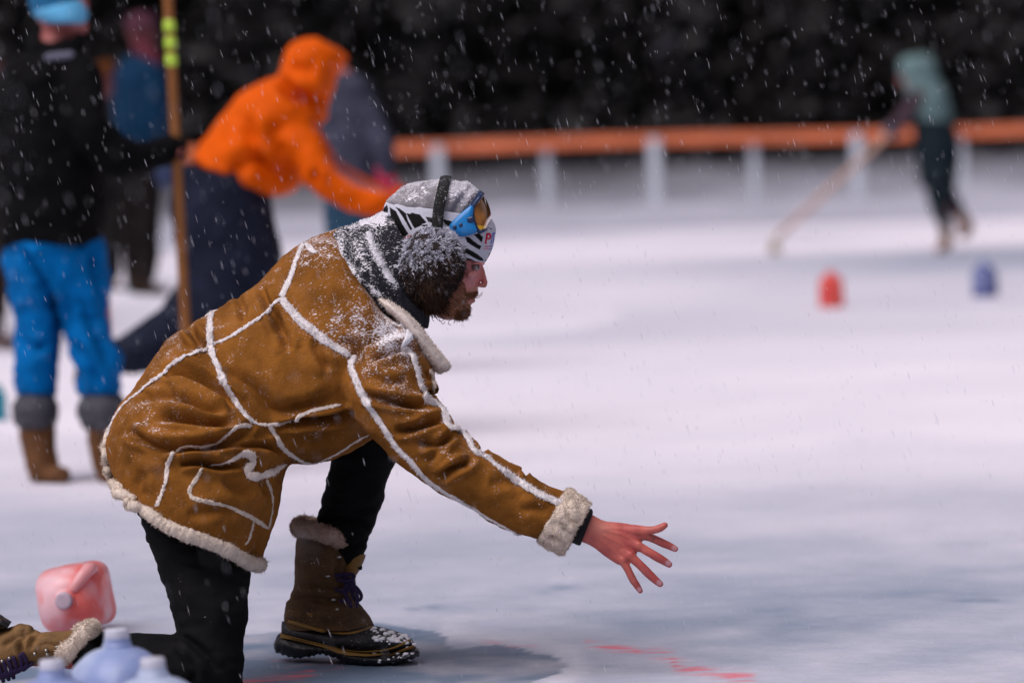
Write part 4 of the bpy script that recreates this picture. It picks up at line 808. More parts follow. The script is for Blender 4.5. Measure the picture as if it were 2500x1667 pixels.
def shell2(A, B):                       # closed slab between two grids
    n, k = A.shape[:2]; V = np.vstack([A.reshape(-1, 3), B.reshape(-1, 3)]); f = grid_faces(n, k, 0, False); g = [[i + n * k for i in q[::-1]] for q in f]; e = []
    idx = [(i, 0) for i in range(n)] + [(n - 1, j) for j in range(1, k)] + [(i, k - 1) for i in range(n - 2, -1, -1)] + [(0, j) for j in range(k - 2, 0, -1)]
    for a, b in zip(idx, idx[1:] + idx[:1]):
        p, q = a[0] * k + a[1], b[0] * k + b[1]; e.append([p, q, q + n * k, p + n * k])
    return V, f + g + e
vis = shell2(visor(1.0, 0), visor(1.0, -4))
xx = (vis[0] - CAM); pv = proj(vis[0]); hx, hy = z8(pv[0], pv[1])
lt = np.clip((hy - 480 - 10 * fbm(vis[0] * 80, 2, 3)) / 10, 0, 1)[:, None]; lc_ = np.array([.30, .105, .008]) * (1 + .5 * fbm(vis[0] * 60, 3, 6))[:, None]
lc_ = lc_ * (1 - lt) + np.array([.75, .40, .0]) * lt
lens_m = mat('mirror_lens', (0, 0, 0), .12, .05, 50, attr='col', spec=.8, coat=1, metal=.3)
obj('lens', vis, lens_m, gg, attrs={'col': lc_})
A_ = visor(1.0, 0.5); rim = [tube3(A_[0], .0042, 10), tube3(A_[-1], .0034, 10), tube3(A_[:, 0], .0042, 10), tube3(A_[:, -1], .0042, 10)]
obj('frame', join(*rim), M['navy_plastic'], gg)
strap2 = T('8', [(400, 128), (425, 150), (372, 215), (318, 285)])
def plate(poly, dz, thick, name, m_, k='8', push=.0):
    pts = np.array(resample(poly + [poly[0]], 2.5))[:-1, :2]; c_ = pts.mean(0); V_, F_2 = [], []
    for s_ in ((-1, 1) if dz < 0 else (1,)):
        R = np.stack([P(c_[0] + (pts[:, 0] - c_[0]) * q, c_[1] + (pts[:, 1] - c_[1]) * q, HD + s_ * (abs(dz) + o)) for q, o in ((.96, 0), (1, thick * .3), (1, thick * .7), (.95, thick), (.5, thick * 1.3))])
        yield capped(R)
pl = [(66, 512), (75, 480), (105, 440), (150, 395), (205, 345), (260, 298), (308, 268), (330, 300), (325, 380), (340, 450), (368, 545), (320, 575), (265, 592), (205, 598), (150, 585), (105, 560), (78, 535)]
for q_ in plate(T('8', pl), -.083, .008, 'side_arm', None): obj('side_arm', q_, M['blue_plastic'], gg)
for q_ in plate(T('8', [(262, 400), (330, 385), (338, 440), (270, 452)]), -.090, .004, '', None): obj('hinge', q_, M['navy_plastic'], gg)
for q_ in (list(plate(T('8', [(112, 488), (145, 480), (150, 515), (120, 524)]), -.0925, .0015, '', None)) + list(plate(T('8', [(176, 465), (208, 455), (214, 492), (182, 500)]), -.0925, .0015, '', None))): obj('vent', q_, M['navy_plastic'], gg)
for q_ in (tube3(P(*np.array(T('8', [(300, 275), (350, 225), (385, 175), (400, 135)])).T, HD - .078 + np.array([0, .012, .03, .055])), .0052, 10), tube3(P(*np.array(T('8', [(300, 275), (350, 225), (385, 175), (400, 135)])).T, HD + .078 - np.array([0, .012, .03, .055])), .0052, 10)): obj('top_bar', q_, M['navy_plastic'], gg)

# scarf pulled up round the neck
scf = loft(sec('1', [(-10, 640, 660, 1120, 7.82, .13, -70, 70), (-12, 590, 695, 1145, 7.82, .155, -85, 70), (20, 510, 705, 1080, 7.82, .155, -75, 55), (110, 445, 706, 1030, 7.83, .14, -50, 30), (200, 410, 706, 990, 7.845, .108), (285, 385, 705, 950, 7.85, .102), (360, 345, 700, 900, 7.85, .096), (430, 330, 690, 840, 7.85, .085)]), 80, 80)
V, N, F = remesh(scf, .0038, 2)
V = fold(V, N, [(T('1', [(170, 420), (150, 520), (220, 700), (330, 850), (480, 980)]), .012, 10), (T('1', [(320, 380), (350, 520), (430, 700), (560, 900), (640, 1010)]), .011, 9), (T('1', [(20, 620), (100, 780), (250, 900), (450, 1010)]), .010, 8), (T('1', [(90, 480), (70, 600), (160, 760), (300, 900)]), .006, 7)])
V = V + N * (.002 * fbm(V * 70, 3, 13))[:, None]; N = normals(V, F); px, py, z = proj(V)
s_ = .20 + .25 * np.clip(N[:, 2], 0, 1)
for ln, a in [([(60, 560), (110, 680), (200, 800), (350, 910)], .55), ([(285, 490), (330, 600), (400, 740), (470, 850)], .62), ([(200, 560), (260, 700), (330, 800)], .30), ([(420, 300), (380, 400)], .5), ([(240, 400), (330, 390), (400, 330)], .7)]:
    s_ = s_ + a * np.exp(-(pdist(px, py, T('1', ln))[0] / 9) ** 2)
s_ -= .5 / (1 + np.exp(-(px - 985) / 12)) + .25 * np.exp(-((py - 700) / 30) ** 2) * (px < 900)
scarf = obj('scarf', (V, F), M['scarf'], man, attrs={'snow': np.clip(s_, 0, 1.25)})
B, D, T_ = scatter(V, F, 5000, np.clip(s_, 0, 1) ** 2.5); obj('snow', fur_tris(B, N[T_].mean(1) + np.array([.4, 0, .5]) + RNG.normal(size=(5000, 3)) * .3, RNG.uniform(.0012, .003, 5000), .0013, .3), M['snow'], scarf, smooth=False)

# beard, moustache and loose hair
def hairs(poly, n, dirs, L, cols, name, wd=.0011, curl=.3, bv=None, k='8', inset=0):
    P_ = np.array(poly); lo, hi = P_.min(0), P_.max(0); B, D, C_ = [], [], []
    while len(B) < n:
        q = RNG.uniform(lo, hi)
        if not inpoly(np.array([q[0]]), np.array([q[1]]), poly)[0]: continue
        h_, n_ = hit(*T(k, [q])[0], bv)
        B.append(h_ - n_ * .001); D.append(n_ * .55 + np.array(dirs(q)) + RNG.normal(size=3) * .22); C_.append(cols[RNG.integers(len(cols))])
        if RNG.random() < .5: mB = h_.copy(); dd = proj(mB[None])[2][0]; x_, y_, _ = proj(mB[None]); B.append(np.array(P(x_[0], y_[0], 2 * HD - dd)) ); D.append(D[-1] * [1, -1, 1]); C_.append(C_[-1])
    B, D, C_ = np.array(B), np.array(D), np.array(C_); v, f = fur_tris(B, D, RNG.uniform(.6, 1.1, len(B)) * L, wd, curl)
    return (v, f), np.repeat(C_, 5, 0)
bc = [(.38, .17, .08), (.50, .25, .12), (.26, .10, .045), (.16, .07, .03), (.58, .34, .20)]
g1 = hairs([(-60, 1240), (60, 1180), (150, 1130), (215, 1060), (240, 1100), (250, 1180), (300, 1205), (300, 1240), (250, 1260), (280, 1320), (300, 1345), (285, 1400), (240, 1462), (160, 1470), (60, 1440), (-40, 1400)], 5600, lambda q: (.45, 0, -.75), .0062, bc, '', .0009, .25, body_bvh)
g2 = hairs([(240, 1190), (330, 1180), (378, 1170), (362, 1215), (330, 1240), (250, 1262)], 1100, lambda q: (.25, 0, -.9), .0065, [(.40, .20, .10), (.28, .12, .06), (.16, .07, .03)], '', .0010, .2, body_bvh)
g3 = hairs([(150, 1380), (280, 1350), (290, 1410), (240, 1470), (130, 1475)], 1500, lambda q: (.2, 0, -1), .008, [(.14, .06, .03), (.22, .095, .045)], '', .0011, .3, body_bvh)
fv, ff = join(g1[0], g2[0], g3[0])
hp = []
for i in range(60):
    x0, y0 = RNG.uniform(-330, -20), RNG.uniform(1150, 1330) ; a = RNG.uniform(20, 60); ph = RNG.uniform(0, 6)
    pts = [(x0 + a * .2 * math.sin(ph + q * 2.2) + q * 26, y0 + q * RNG.uniform(30, 44)) for q in range(5)]
    xy = np.array(T('8', pts)); hp.append(tube3(resample3(P(xy[:, 0], xy[:, 1], HD + RNG.uniform(-.085, -.04)), .006), .0011, 5, False))
hv, hf = join(*hp); obj('hair', (hv, hf), M['hair'], man, attrs={'col': np.tile([.075, .032, .020], (len(hv), 1))}); hp = []
for l in [[(60, 1420), (20, 1480), (-20, 1500), (-60, 1470), (-40, 1420)], [(100, 1460), (60, 1520), (90, 1540)], [(-60, 1430), (-20, 1500), (10, 1530), (30, 1500)], [(-90, 1400), (-110, 1470), (-90, 1500)], [(330, 1240), (390, 1225), (430, 1190)], [(330, 1250), (380, 1250), (425, 1215)], [(140, 1470), (120, 1520)]]:
    xy = np.array(T('8', l)); hp.append(tube3(resample3(P(xy[:, 0], xy[:, 1], HD - .03), .003), .0006, 5, False))
hv, hf = join(*hp); obj('beard', join((fv, ff), (hv, hf)), M['hair'], man, smooth=False, attrs={'col': np.vstack([g1[1], g2[1], g3[1], np.tile([.12, .05, .03], (len(hv), 1))])})
# hair mass behind the jaw under the ear pad
mass = loft(sec('8', [(40, 900, -420, 900, 7.80, .07), (60, 1050, -400, 1080, 7.79, .075), (60, 1200, -340, 1240, 7.79, .07), (20, 1300, -260, 1330, 7.79, .055), (-20, 1370, -160, 1385, 7.79, .03)]), 24, 36)
Nn = normals(*mass); B, D, T_ = scatter(*mass, 5000); fv = fur_tris(B, Nn[T_].mean(1) * .5 + np.array([.35, 0, -1]) + RNG.normal(size=(5000, 3)) * .25, .012, .0013, .3)
q = join(mass, fv); obj('hair', q, M['hair'], man, attrs={'col': np.vstack([np.tile([.03, .016, .012], (len(mass[0]), 1)), np.repeat(np.array(bc)[RNG.integers(0, 4, 5000)] * .13, 5, 0)])})
# ------------------------------------------------------------------ people further off, each with one body surface under the clothes
cloth = lambda name, c, r=.8, v=.25, b=.4: mat(name, c, r, v, 12, b, 160, spec=.06)
skin_b = mat('cold_skin', (.38, .11, .10), .5, .1, 40, spec=.3)
def wrinkle(V, N, a=.006, f=9, seed=1):
    return V + N * (a * fbm(V * [f, f, f * 1.8], 3, seed) + a * .35 * vnoise(V * 45, seed + 3))[:, None]
def garment(name, shells, m_, parent, voxel=.011, a=.008, f=9, seed=1, sm=3, folds=None):
    folds = [(p, q * 1.6, r) for p, q, r in folds] if folds else None
    V, N, F = remesh(join(*shells), voxel, sm); V = wrinkle(V, N, a, f, seed)
    if folds: V = fold(V, N, folds)
    return obj(name, (V, F), m_, parent)
def figure(label, foot, d, J, cat='person'):
    p = P(foot[0], foot[1], d); r = empty('person', (p[0], p[1], foot[2] if len(foot) > 2 else 0)); tag(r, label, cat); return r
def body_of(root, d, pts, voxel=.011, m_=None):
    V, N, F = remesh(join(*[chain(c, d, 8, 12) for c in pts]), voxel, 2); return obj('body', (V, F), m_ or skin_b, root)
def hand_pts(x, y, dz, s, ang):        # palm, four fingers and a thumb curled round something
    ca, sa = math.cos(ang), math.sin(ang); out = [[(x - ca * 4 * s, y - sa * 4 * s, dz, 4.2 * s), (x + ca * 4 * s, y + sa * 4 * s, dz, 4.6 * s)]]
    for k, o in enumerate([-3.6, -1.2, 1.2, 3.6]):
        L = [7.0, 8, 7.6, 6][k]
        bx, by = x + ca * 4 * s - sa * o * s, y + sa * 4 * s + ca * o * s
        out.append([(bx, by, dz, 1.25 * s), (bx + ca * L * .5 * s, by + sa * L * .5 * s, dz - .012, 1.15 * s), (bx + ca * L * .7 * s, by + sa * L * .7 * s, dz - .035, 1.0 * s)])
    out.append([(x + sa * 4 * s, y - ca * 4 * s, dz, 1.5 * s), (x + sa * 6.5 * s + ca * 4 * s, y - ca * 6.5 * s + sa * 4 * s, dz - .02, 1.2 * s)]); return out

# --- person in the orange hooded jacket, leaning forward (facing right), one leg trailing
d = 14.3
A = figure('person in a bright orange hooded jacket leaning forward behind the kneeling one', (620, 1075), d, None)
zc = lambda L: [tuple(q) + tuple(p[2:]) for p, q in zip(L, T('c', L))] if False else [(400 + p[0] * .4145, 50 + p[1] * .4145) + tuple(p[2:]) for p in L]
hcx = 735
body_of(A, d, [[(748, 160, 0, 44), (750, 190, 0, 52), (756, 225, 0, 42)], [(725, 235, 0, 34), (690, 290, 0, 60), (620, 350, 0, 75), (560, 430, 0, 78)],
  [(758, 200, 0, 26), (782, 212, 0, 16), (790, 218, 0, 9)], [(760, 160, -.05, 18), (772, 168, -.04, 14)],
  [(735, 310, -.15, 32), (790, 420, -.2, 30), (870, 470, -.2, 24), (935, 480, -.2, 18)], *hand_pts(968, 482, -.2, 4.2, .1),
  [(735, 320, .17, 32), (800, 400, .22, 30), (880, 460, .2, 24), (930, 476, .2, 18)], *hand_pts(955, 480, .2, 4.0, .2),
  [(555, 470, -.09, 66), (600, 640, -.09, 52), (640, 850, -.08, 38), (640, 1020, -.08, 30), (700, 1050, -.08, 24)],
  [(550, 470, .09, 66), (500, 650, .1, 50), (440, 790, .1, 42), (330, 868, .1, 32), (230, 880, .1, 26), (205, 920, .1, 20)]])
orange = cloth('orange_shell_fabric', (.60, .085, .001), .6, .2)
hood = loft(sec('c', [(700, 330, 850, 585, d, .11), (690, 300, 905, 590, d, .14), (690, 240, 960, 520, d, .15), (715, 170, 1000, 430, d, .155), (770, 118, 1040, 320, d, .15), (850, 98, 1095, 225, d, .125), (900, 100, 1060, 190, d, .07)]), 40, 40)
tors = loft(sec('c', [(690, 330, 860, 600, d, .15), (610, 350, 880, 680, d, .22), (480, 405, 890, 800, d, .25), (380, 500, 820, 930, d, .24), (285, 640, 720, 1010, d, .23), (215, 745, 560, 1000, d, .22), (182, 795, 420, 965, d, .21), (190, 840, 300, 915, d, .18)]), 50, 50)
arm = chain(zc([(760, 650, -.16, 120), (880, 830, -.22, 98), (960, 960, -.24, 92), (1100, 1040, -.24, 82), (1230, 1075, -.24, 74), (1310, 1065, -.24, 60)]) if False else [(x, y, z_, r * .4145) for (x, y, z_, r) in [(q[0], q[1], p[2], p[3]) for p, q in zip([(760, 650, -.16, 130), (870, 820, -.22, 104), (960, 960, -.24, 94), (1100, 1040, -.24, 84), (1230, 1078, -.24, 76), (1300, 1072, -.24, 62)], zc([(760, 650), (870, 820), (960, 960), (1100, 1040), (1230, 1078), (1300, 1072)]))]], d, 8, 20)
arm2 = chain([(735, 330, .17, 50), (790, 410, .24, 42), (860, 462, .24, 36), (925, 478, .22, 28)], d, 8, 20)
jk = garment('jacket', [hood, tors, arm, arm2], orange, A, .012, .010, 7, 3, 3, [(zc([(700, 340), (760, 440), (860, 480), (960, 470)]), .035, 15), (zc([(480, 560), (560, 800), (640, 900), (760, 850)]), .03, 16), (zc([(700, 600), (640, 700), (700, 800)]), .02, 16), (zc([(880, 880), (900, 960)]), .02, 9), (zc([(380, 900), (520, 820), (620, 870)]), .025, 15), (zc([(760, 250), (800, 300), (900, 280)]), .018, 14)])
navy = cloth('navy_trouser', (.010, .013, .026), .7, .4)
garment('trousers', [loft([(432, 400, 660, 440, d, .20), (420, 500, 668, 500, d, .21), (428, 600, 680, 560, d, .21), (440, 680, 690, 640, d, .20), (450, 780, 690, 720, d, .18), (470, 830, 680, 800, d, .12)], 30, 36),
  chain([(640, 700, -.08, 62), (650, 860, -.08, 50), (640, 1010, -.08, 42)], d, 8), chain([(500, 720, .08, 70), (430, 800, .1, 66), (345, 850, .1, 56), (280, 868, .1, 46)], d, 8)], navy, A, .014, .012, 7, 5)
dark_b = cloth('dark_boot', (.02, .018, .018), .6, .3)
garment('boot', [chain([(645, 1010, -.08, 40), (650, 1055, -.08, 30), (735, 1066, -.08, 22)], d, 6)], dark_b, A, .010, .003)
garment('boot', [chain([(275, 868, .1, 40), (225, 880, .1, 32), (205, 930, .1, 26)], d, 6)], dark_b, A, .010, .003)
for dz in (-.24, .22): garment('glove', [chain(c, d, 4, 12) for c in hand_pts(962 if dz < 0 else 950, 484, dz, 4.8, .1)], cloth('orange_glove' if dz < 0 else 'red_glove', (.45, .06, .02) if dz < 0 else (.5, .03, .03), .7), A, .006, .001)

# --- person in dark jacket and blue trousers standing on the left, holding a pole
d = 12.75
B_ = figure('person in black jacket, pale blue beanie and bright blue trousers standing with a pole', (130, 1175), d, None)
body_of(B_, d, [[(140, -10, 0, 62), (150, 25, 0, 68), (158, 62, 0, 50), (172, 92, 0, 26)], [(195, 40, 0, 12), (205, 66, 0, 13), (203, 74, 0, 11)], [(184, 100, -.01, 12), (190, 100, .01, 12)], [(135, 90, 0, 36), (130, 190, 0, 70), (125, 330, 0, 85), (130, 560, 0, 80)],
  [(150, 200, -.10, 34), (190, 240, -.18, 34), (225, 325, -.25, 32), (300, 388, -.23, 28), (400, 372, -.15, 22)], *hand_pts(410, 370, -.13, 3.6, 0), [(80, 200, .12, 34), (55, 340, .24, 32), (100, 470, .2, 26)], *hand_pts(110, 500, .2, 4.2, 1.4),
  [(90, 600, .02, 60), (90, 800, .04, 50), (85, 980, .04, 32), (102, 1110, .04, 15), (120, 1145, .02, 12)], [(190, 600, -.02, 60), (225, 800, -.02, 50), (240, 980, -.02, 32), (243, 1110, -.03, 15), (250, 1145, -.05, 12)]])
black = cloth('black_jacket', (.0025, .0025, .003), .8, .4)
garment('jacket', [loft([(95, 110, 195, 95, d, .10), (40, 135, 205, 125, d, .20), (0, 190, 225, 190, d, .24), (-15, 300, 240, 280, d, .25), (-10, 420, 262, 400, d, .25), (-5, 520, 262, 500, d, .24), (0, 600, 255, 592, d, .22)], 40, 44),
  chain([(190, 190, -.17, 56), (225, 320, -.26, 52), (300, 388, -.24, 46), (395, 375, -.15, 34)], d, 8, 20), chain([(70, 190, .18, 56), (45, 340, .26, 50), (95, 465, .22, 38)], d, 8, 20)], black, B_, .014, .014, 7, 7)
garment('hood', [tube3(P([80, 95, 150, 190, 195], [95, 120, 125, 112, 100], d + np.array([.05, -.1, -.13, -.08, 0])), .03, 12), tube3(P([80, 95, 150, 190, 195], [95, 120, 125, 112, 100], d + np.array([.05, .1, .13, .08, 0])), .03, 12)], black, B_, .01, .004)
obj('jacket_patch', tube3(P([118, 145, 172], [142, 138, 136], d - .20), .014, 12), cloth('grey_patch', (.14, .14, .19), .6), B_)
blue = cloth('blue_shell_fabric', (.0, .112, .34), .8, .22)
bt_ = lambda rows, dc: [(0 + a * .4464, 550 + b * .4464, c * .4464, 550 + e * .4464, dc, dh) for a, b, c, e, dh in rows]
garment('trousers', [loft(bt_([(20, 40, 555, 60, .20), (22, 150, 575, 150, .20), (40, 330, 598, 340, .18), (60, 430, 600, 430, .14)], d), 20, 40),
  loft(bt_([(30, 300, 400, 300, .15), (70, 430, 330, 470, .135), (88, 560, 328, 580, .125), (90, 750, 325, 750, .12), (95, 905, 300, 905, .105), (110, 930, 280, 930, .09)], d + .03), 30, 36),
  loft(bt_([(250, 300, 600, 320, .15), (335, 460, 592, 450, .135), (355, 560, 600, 560, .13), (390, 700, 636, 660, .13), (415, 800, 645, 780, .125), (428, 910, 640, 905, .11), (440, 930, 600, 930, .09)], d - .03), 30, 36)], blue, B_, .011, .018, 7, 11, 3,
  [(T('b', [(120, 130), (200, 250), (290, 420), (320, 540)]), .04, 9), (T('b', [(430, 400), (500, 560), (600, 760)]), .02, 9), (T('b', [(400, 640), (480, 740), (560, 860)]), .018, 9), (T('b', [(110, 600), (180, 680), (260, 640)]), .018, 8), (T('b', [(500, 120), (510, 260), (560, 400)]), .018, 8)])
gfur = mat('grey_boot_fur', (.06, .06, .072), .95, .3, 60, .8, 120); bsd = mat('brown_boot_suede', (.11, .045, .014), .8, .5, 18, .5, 120)
for (xa, xb, dz, ft) in ((68, 318, .03, (110, 330, 350)), (425, 690, -.03, (480, 600, 640))):
    bo = empty('boot', P((xa + xb) / 2 * .4464, 1170, d + dz)); bo.parent = B_; bo.matrix_parent_inverse = parent_inv(B_)
    xm = (xa + xb) / 2; r_ = (xb - xa) / 2 * .4464 / 9375 * d
    sh = loft(bt_([(ft[0] + 0 - 8, 1060, ft[1] - 30, 1060, .08), (ft[0], 1180, ft[1] - 22, 1180, .075), (ft[0] + 18, 1280, ft[1] - 12, 1280, .07), (ft[0] + 34, 1345, ft[1] + 8, 1350, .065), (ft[0] + 50, 1392, ft[1] + 6, 1396, .055)], d + dz), 24, 30)
    toe = chain([((ft[0] + 110) * .4464, 550 + 1350 * .4464, dz, 26), ((ft[1] - 20) * .4464 + 12, 550 + 1366 * .4464, dz - .08, 22)], d, 6)
    garment('shaft', [sh, toe], bsd, bo, .009, .004, 20, 3)
    ring = loft(bt_([(xa + 30, 930, xb - 30, 930, .10), (xa + 5, 970, xb - 5, 970, .125), (xa, 1030, xb, 1030, .13), (xa + 15, 1085, xb - 15, 1085, .115), (xa + 50, 1115, xb - 50, 1115, .09)], d + dz), 24, 40)
    obj('fur_cuff', woolly(ring, 3500, .018, .004, 3, .006, 40), gfur, bo)
hatb = mat('light_blue_knit', (.12, .42, .68), .9, .12, 40, .5, 150); hatd = mat('deep_blue_knit', (.01, .11, .24), .9, .12, 40, .5, 150)
zr = lambda rows: [(a * .2551, b * .2551, c * .2551, e * .2551, d, dh) for a, b, c, e, dh in rows]
hb_ = empty('beanie', P(140, 0, d)); hb_.parent = B_; hb_.matrix_parent_inverse = parent_inv(B_)
obj('cuff', loft(zr([(440, 232, 800, 232, .10), (420, 230, 832, 190, .115), (350, 180, 840, 120, .118), (300, 120, 800, 0, .112), (330, 100, 770, 0, .10)]), 24, 40), hatb, hb_)
obj('crown', loft(zr([(300, 130, 790, 20, .105), (270, 0, 780, -80, .105), (270, -140, 740, -200, .095), (330, -260, 660, -290, .07), (430, -320, 560, -325, .03)]), 24, 36), hatd, hb_)
garment('glove', [chain(c, d, 4, 12) for c in hand_pts(412, 368, -.135, 4.6, 0)] + [chain([(380, 373, -.14, 36), (402, 369, -.125, 37), (414, 364, -.125, 37)], d, 4)], black, B_, .007, .001)
garment('glove', [chain(c, d, 4, 12) for c in hand_pts(110, 500, .2, 5, 1.4)], black, B_, .007, .001)
garment('beard', [chain([(178, 104, -.03, 14), (186, 112, 0, 14), (178, 104, .03, 14)], d, 3)], cloth('grey_beard', (.22, .17, .14)), B_, .006, .002)
# the pole, held upright by that person
pm = mat('varnished_wood', (.19, .07, .015), .6, .3, 6, .2, 60); pg = mat('lime_tape', (.42, .60, .06), .5, .1, 30)
top, bot = np.array(P(407, -60, d - .10)), None
g_ = np.array(P(473, 1177, gdepth(473, 1177))); pole = empty('pole', g_); tag(pole, 'tall wooden pole with three lime green bands held by the person in blue trousers', 'pole')
u_ = np.linspace(0, 1, 60)[:, None]; Qp = top * (1 - u_) + g_ * u_; obj('shaft', tube3(Qp, .0175, 14), pm, pole)
for yy_ in (56, 97, 140):
    k = np.argmin(np.abs(proj(Qp)[1] - yy_)); a_ = top * (1 - u_[k]) + g_ * u_[k]; dr = (g_ - top) / np.linalg.norm(g_ - top); obj('tape_band', tube3([a_ - dr * .010, a_ + dr * .010], .0205, 14), pg, pole)

# --- grey figure bending behind the orange one
d = 18.5
C_ = figure('person in a grey jacket with red mittens bending down beyond the orange jacket', (850, 900), d, None)
body_of(C_, d, [[(835, 205, 0, 40), (830, 250, 0, 34)], [(850, 250, 0, 50), (870, 350, 0, 62), (870, 470, 0, 55)], [(900, 290, -.12, 22), (936, 370, -.19, 18), (937, 430, -.18, 14)], [(820, 300, .1, 26), (810, 380, .1, 22), (818, 415, .1, 16)],
  *hand_pts(936, 440, -.15, 3, 1.4), *hand_pts(820, 420, .1, 3, 1.3), [(850, 480, -.07, 32), (860, 690, -.08, 24), (860, 840, -.08, 15), (880, 880, -.1, 12)], [(885, 480, .07, 32), (900, 690, .1, 24), (890, 840, .1, 15), (920, 880, .1, 15)]])
grey = cloth('slate_jacket', (.040, .043, .066), .85, .3)
garment('jacket', [loft([(800, 182, 870, 178, d, .10), (780, 215, 905, 205, d, .17), (772, 280, 935, 280, d, .22), (778, 360, 940, 360, d, .22), (790, 440, 935, 440, d, .2), (800, 480, 925, 480, d, .18)], 30, 36), chain([(905, 290, -.15, 34), (938, 370, -.2, 28), (938, 425, -.18, 22)], d, 6), chain([(810, 290, .1, 34), (800, 360, .12, 30), (816, 405, .1, 22)], d, 6)], grey, C_, .014, .014, 7, 5)
garment('trousers', [loft([(795, 460, 930, 460, d, .18), (790, 540, 935, 540, d, .18), (800, 600, 935, 600, d, .16)], 16, 30), chain([(840, 560, -.08, 40), (860, 700, -.08, 34), (860, 850, -.08, 28)], d, 8), chain([(895, 560, .08, 40), (900, 700, .1, 34), (890, 850, .1, 28)], d, 8)], cloth('teal_navy_trouser', (.02, .05, .085), .8), C_, .014, .01)
mit = cloth('red_mitten', (.42, .03, .07), .8)
for x, y, dz, a_ in ((937, 430, -.18, 1.4), (822, 398, -.02, 1.2)): garment('glove', [chain(c, d, 4, 12) for c in hand_pts(x, y, dz, 4.4, a_)] + [chain([(x, y - 6, dz, 19), (x, y + 10, dz, 17)], d, 4)], mit, C_, .008, .002)
for x in (862, 892): garment('boot', [chain([(x, 850, -.08 if x < 880 else .1, 24), (x + 4, 884, -.08 if x < 880 else .1, 20), (x + 42, 892, -.1 if x < 880 else .08, 14)], d, 6)], dark_b, C_, .010, .003)

skin_d = mat('skin_far', (.13, .045, .045), .6, .1, 40, spec=.1)
# --- generic standing onlookers, by height
def onlooker(label, x, yfoot, d, ztop, h, jac, tro, hatc, face=.9, lean=0, boots=(.03, .02, .015), gl=(.02, .02, .02), wide=1.0, hood=False, z0=0.0, legs=1.0):
    s = h * 9375 / d / 7.5; R = figure(label, (x, yfoot, z0), d, None); yt = yfoot - h * 9375 / d     # s = head height in pixels
    Y = lambda q: yt + q * s; X = lambda q: x + q * s * wide; mm = s * d / 9375
    body_of(R, d, [[(X(.0) + lean, Y(.45), 0, .40 * s), (X(.03) + lean, Y(.72), 0, .30 * s)], [(X(.30) + lean, Y(.55), 0, .10 * s), (X(.42) + lean, Y(.62), 0, .06 * s)], [(X(0), Y(.9), 0, .20 * s), (X(0), Y(1.6), 0, .40 * s), (X(0), Y(2.8), 0, .42 * s), (X(0), Y(3.7), 0, .42 * s)],
      [(X(.2), Y(1.7), -.12, .18 * s), (X(.40), Y(2.8), -.235, .17 * s), (X(.55), Y(3.7), -.18, .14 * s)], [(X(-.15), Y(1.7), .12, .18 * s), (X(-.33), Y(2.8), .235, .17 * s), (X(-.12), Y(3.7), .2, .13 * s)],
      *hand_pts(X(.62), Y(3.95), -.18, .055 * s, 1.2), *hand_pts(X(-.05), Y(4.05), .18, .055 * s, 1.4),
      [(X(.16), Y(3.8), -.08, .30 * s), (X(.19), Y(5.4), -.1, .22 * s), (X(.1), Y(7.1), -.1, .15 * s), (X(.5), Y(7.33), -.12, .11 * s)], [(X(-.18), Y(3.8), .08, .30 * s), (X(-.23), Y(5.4), .1, .22 * s), (X(-.2), Y(7.1), .1, .15 * s), (X(.15), Y(7.33), .1, .11 * s)]], m_=skin_d)
    jm, tm = cloth('onlooker_jacket', jac), cloth('onlooker_trousers', tro)
    garment('jacket', [loft([(X(-.35), Y(1.05), X(.35), Y(1.05), d, .10 * mm / .23), (X(-.65), Y(1.35), X(.68), Y(1.35), d, .22), (X(-.78), Y(2.1), X(.80), Y(2.1), d, .24), (X(-.76), Y(3.2), X(.78), Y(3.2), d, .23), (X(-.78), Y(4.05), X(.78), Y(4.05), d, .22)], 30, 30),
      chain([(X(.3), Y(1.6), -.18, .34 * s), (X(.42), Y(2.8), -.24, .28 * s), (X(.58), Y(3.65), -.2, .20 * s)], d, 5), chain([(X(-.25), Y(1.6), .18, .34 * s), (X(-.35), Y(2.8), .24, .28 * s), (X(-.12), Y(3.7), .2, .20 * s)], d, 5)], jm, R, .016, .014)
    garment('trousers', [chain([(X(.16), Y(3.9), -.08, .42 * s), (X(.2), Y(5.4), -.1, .34 * s), (X(.16), Y(6.9), -.1, .26 * s)], d, 5), chain([(X(-.18), Y(3.9), .08, .42 * s), (X(-.24), Y(5.4), .1, .34 * s), (X(-.22), Y(6.9), .1, .26 * s)], d, 5)], tm, R, .016, .012)
    for a, b in ((.12, -.1), (-.22, .1)): garment('boot', [chain([(X(a), Y(6.75), b, .24 * s), (X(a + .03), Y(7.25), b, .18 * s), (X(a + .45), Y(7.36), b - .02, .13 * s)], d, 4)], cloth('onlooker_boot', boots), R, .012, .003)
    for a, y_, b in ((.63, 3.95, -.18), (-.04, 4.05, .18)): garment('glove', [chain(c, d, 3, 10) for c in hand_pts(X(a), Y(y_), b, .07 * s, 1.3)], cloth('onlooker_glove', gl), R, .008, .001)
    if hatc: obj('hat', loft([(X(-.42) + lean, Y(.42), X(.40) + lean, Y(.36), d, .46 * mm), (X(-.44) + lean, Y(.2), X(.42) + lean, Y(.16), d, .45 * mm), (X(-.30) + lean, Y(-.02), X(.28) + lean, Y(-.04), d, .32 * mm), (X(-.08) + lean, Y(-.1), X(.08) + lean, Y(-.1), d, .08 * mm)], 16, 24), cloth('onlooker_hat', hatc), R)
    return R
o1 = onlooker('person in blue jacket and dusky pink hat and scarf standing left of the pole', 345, 722, 23.6, 0, 1.72, (.004, .024, .058), (.010, .008, .008), (.07, .025, .038), gl=(.04, .055, .11), z0=.20)
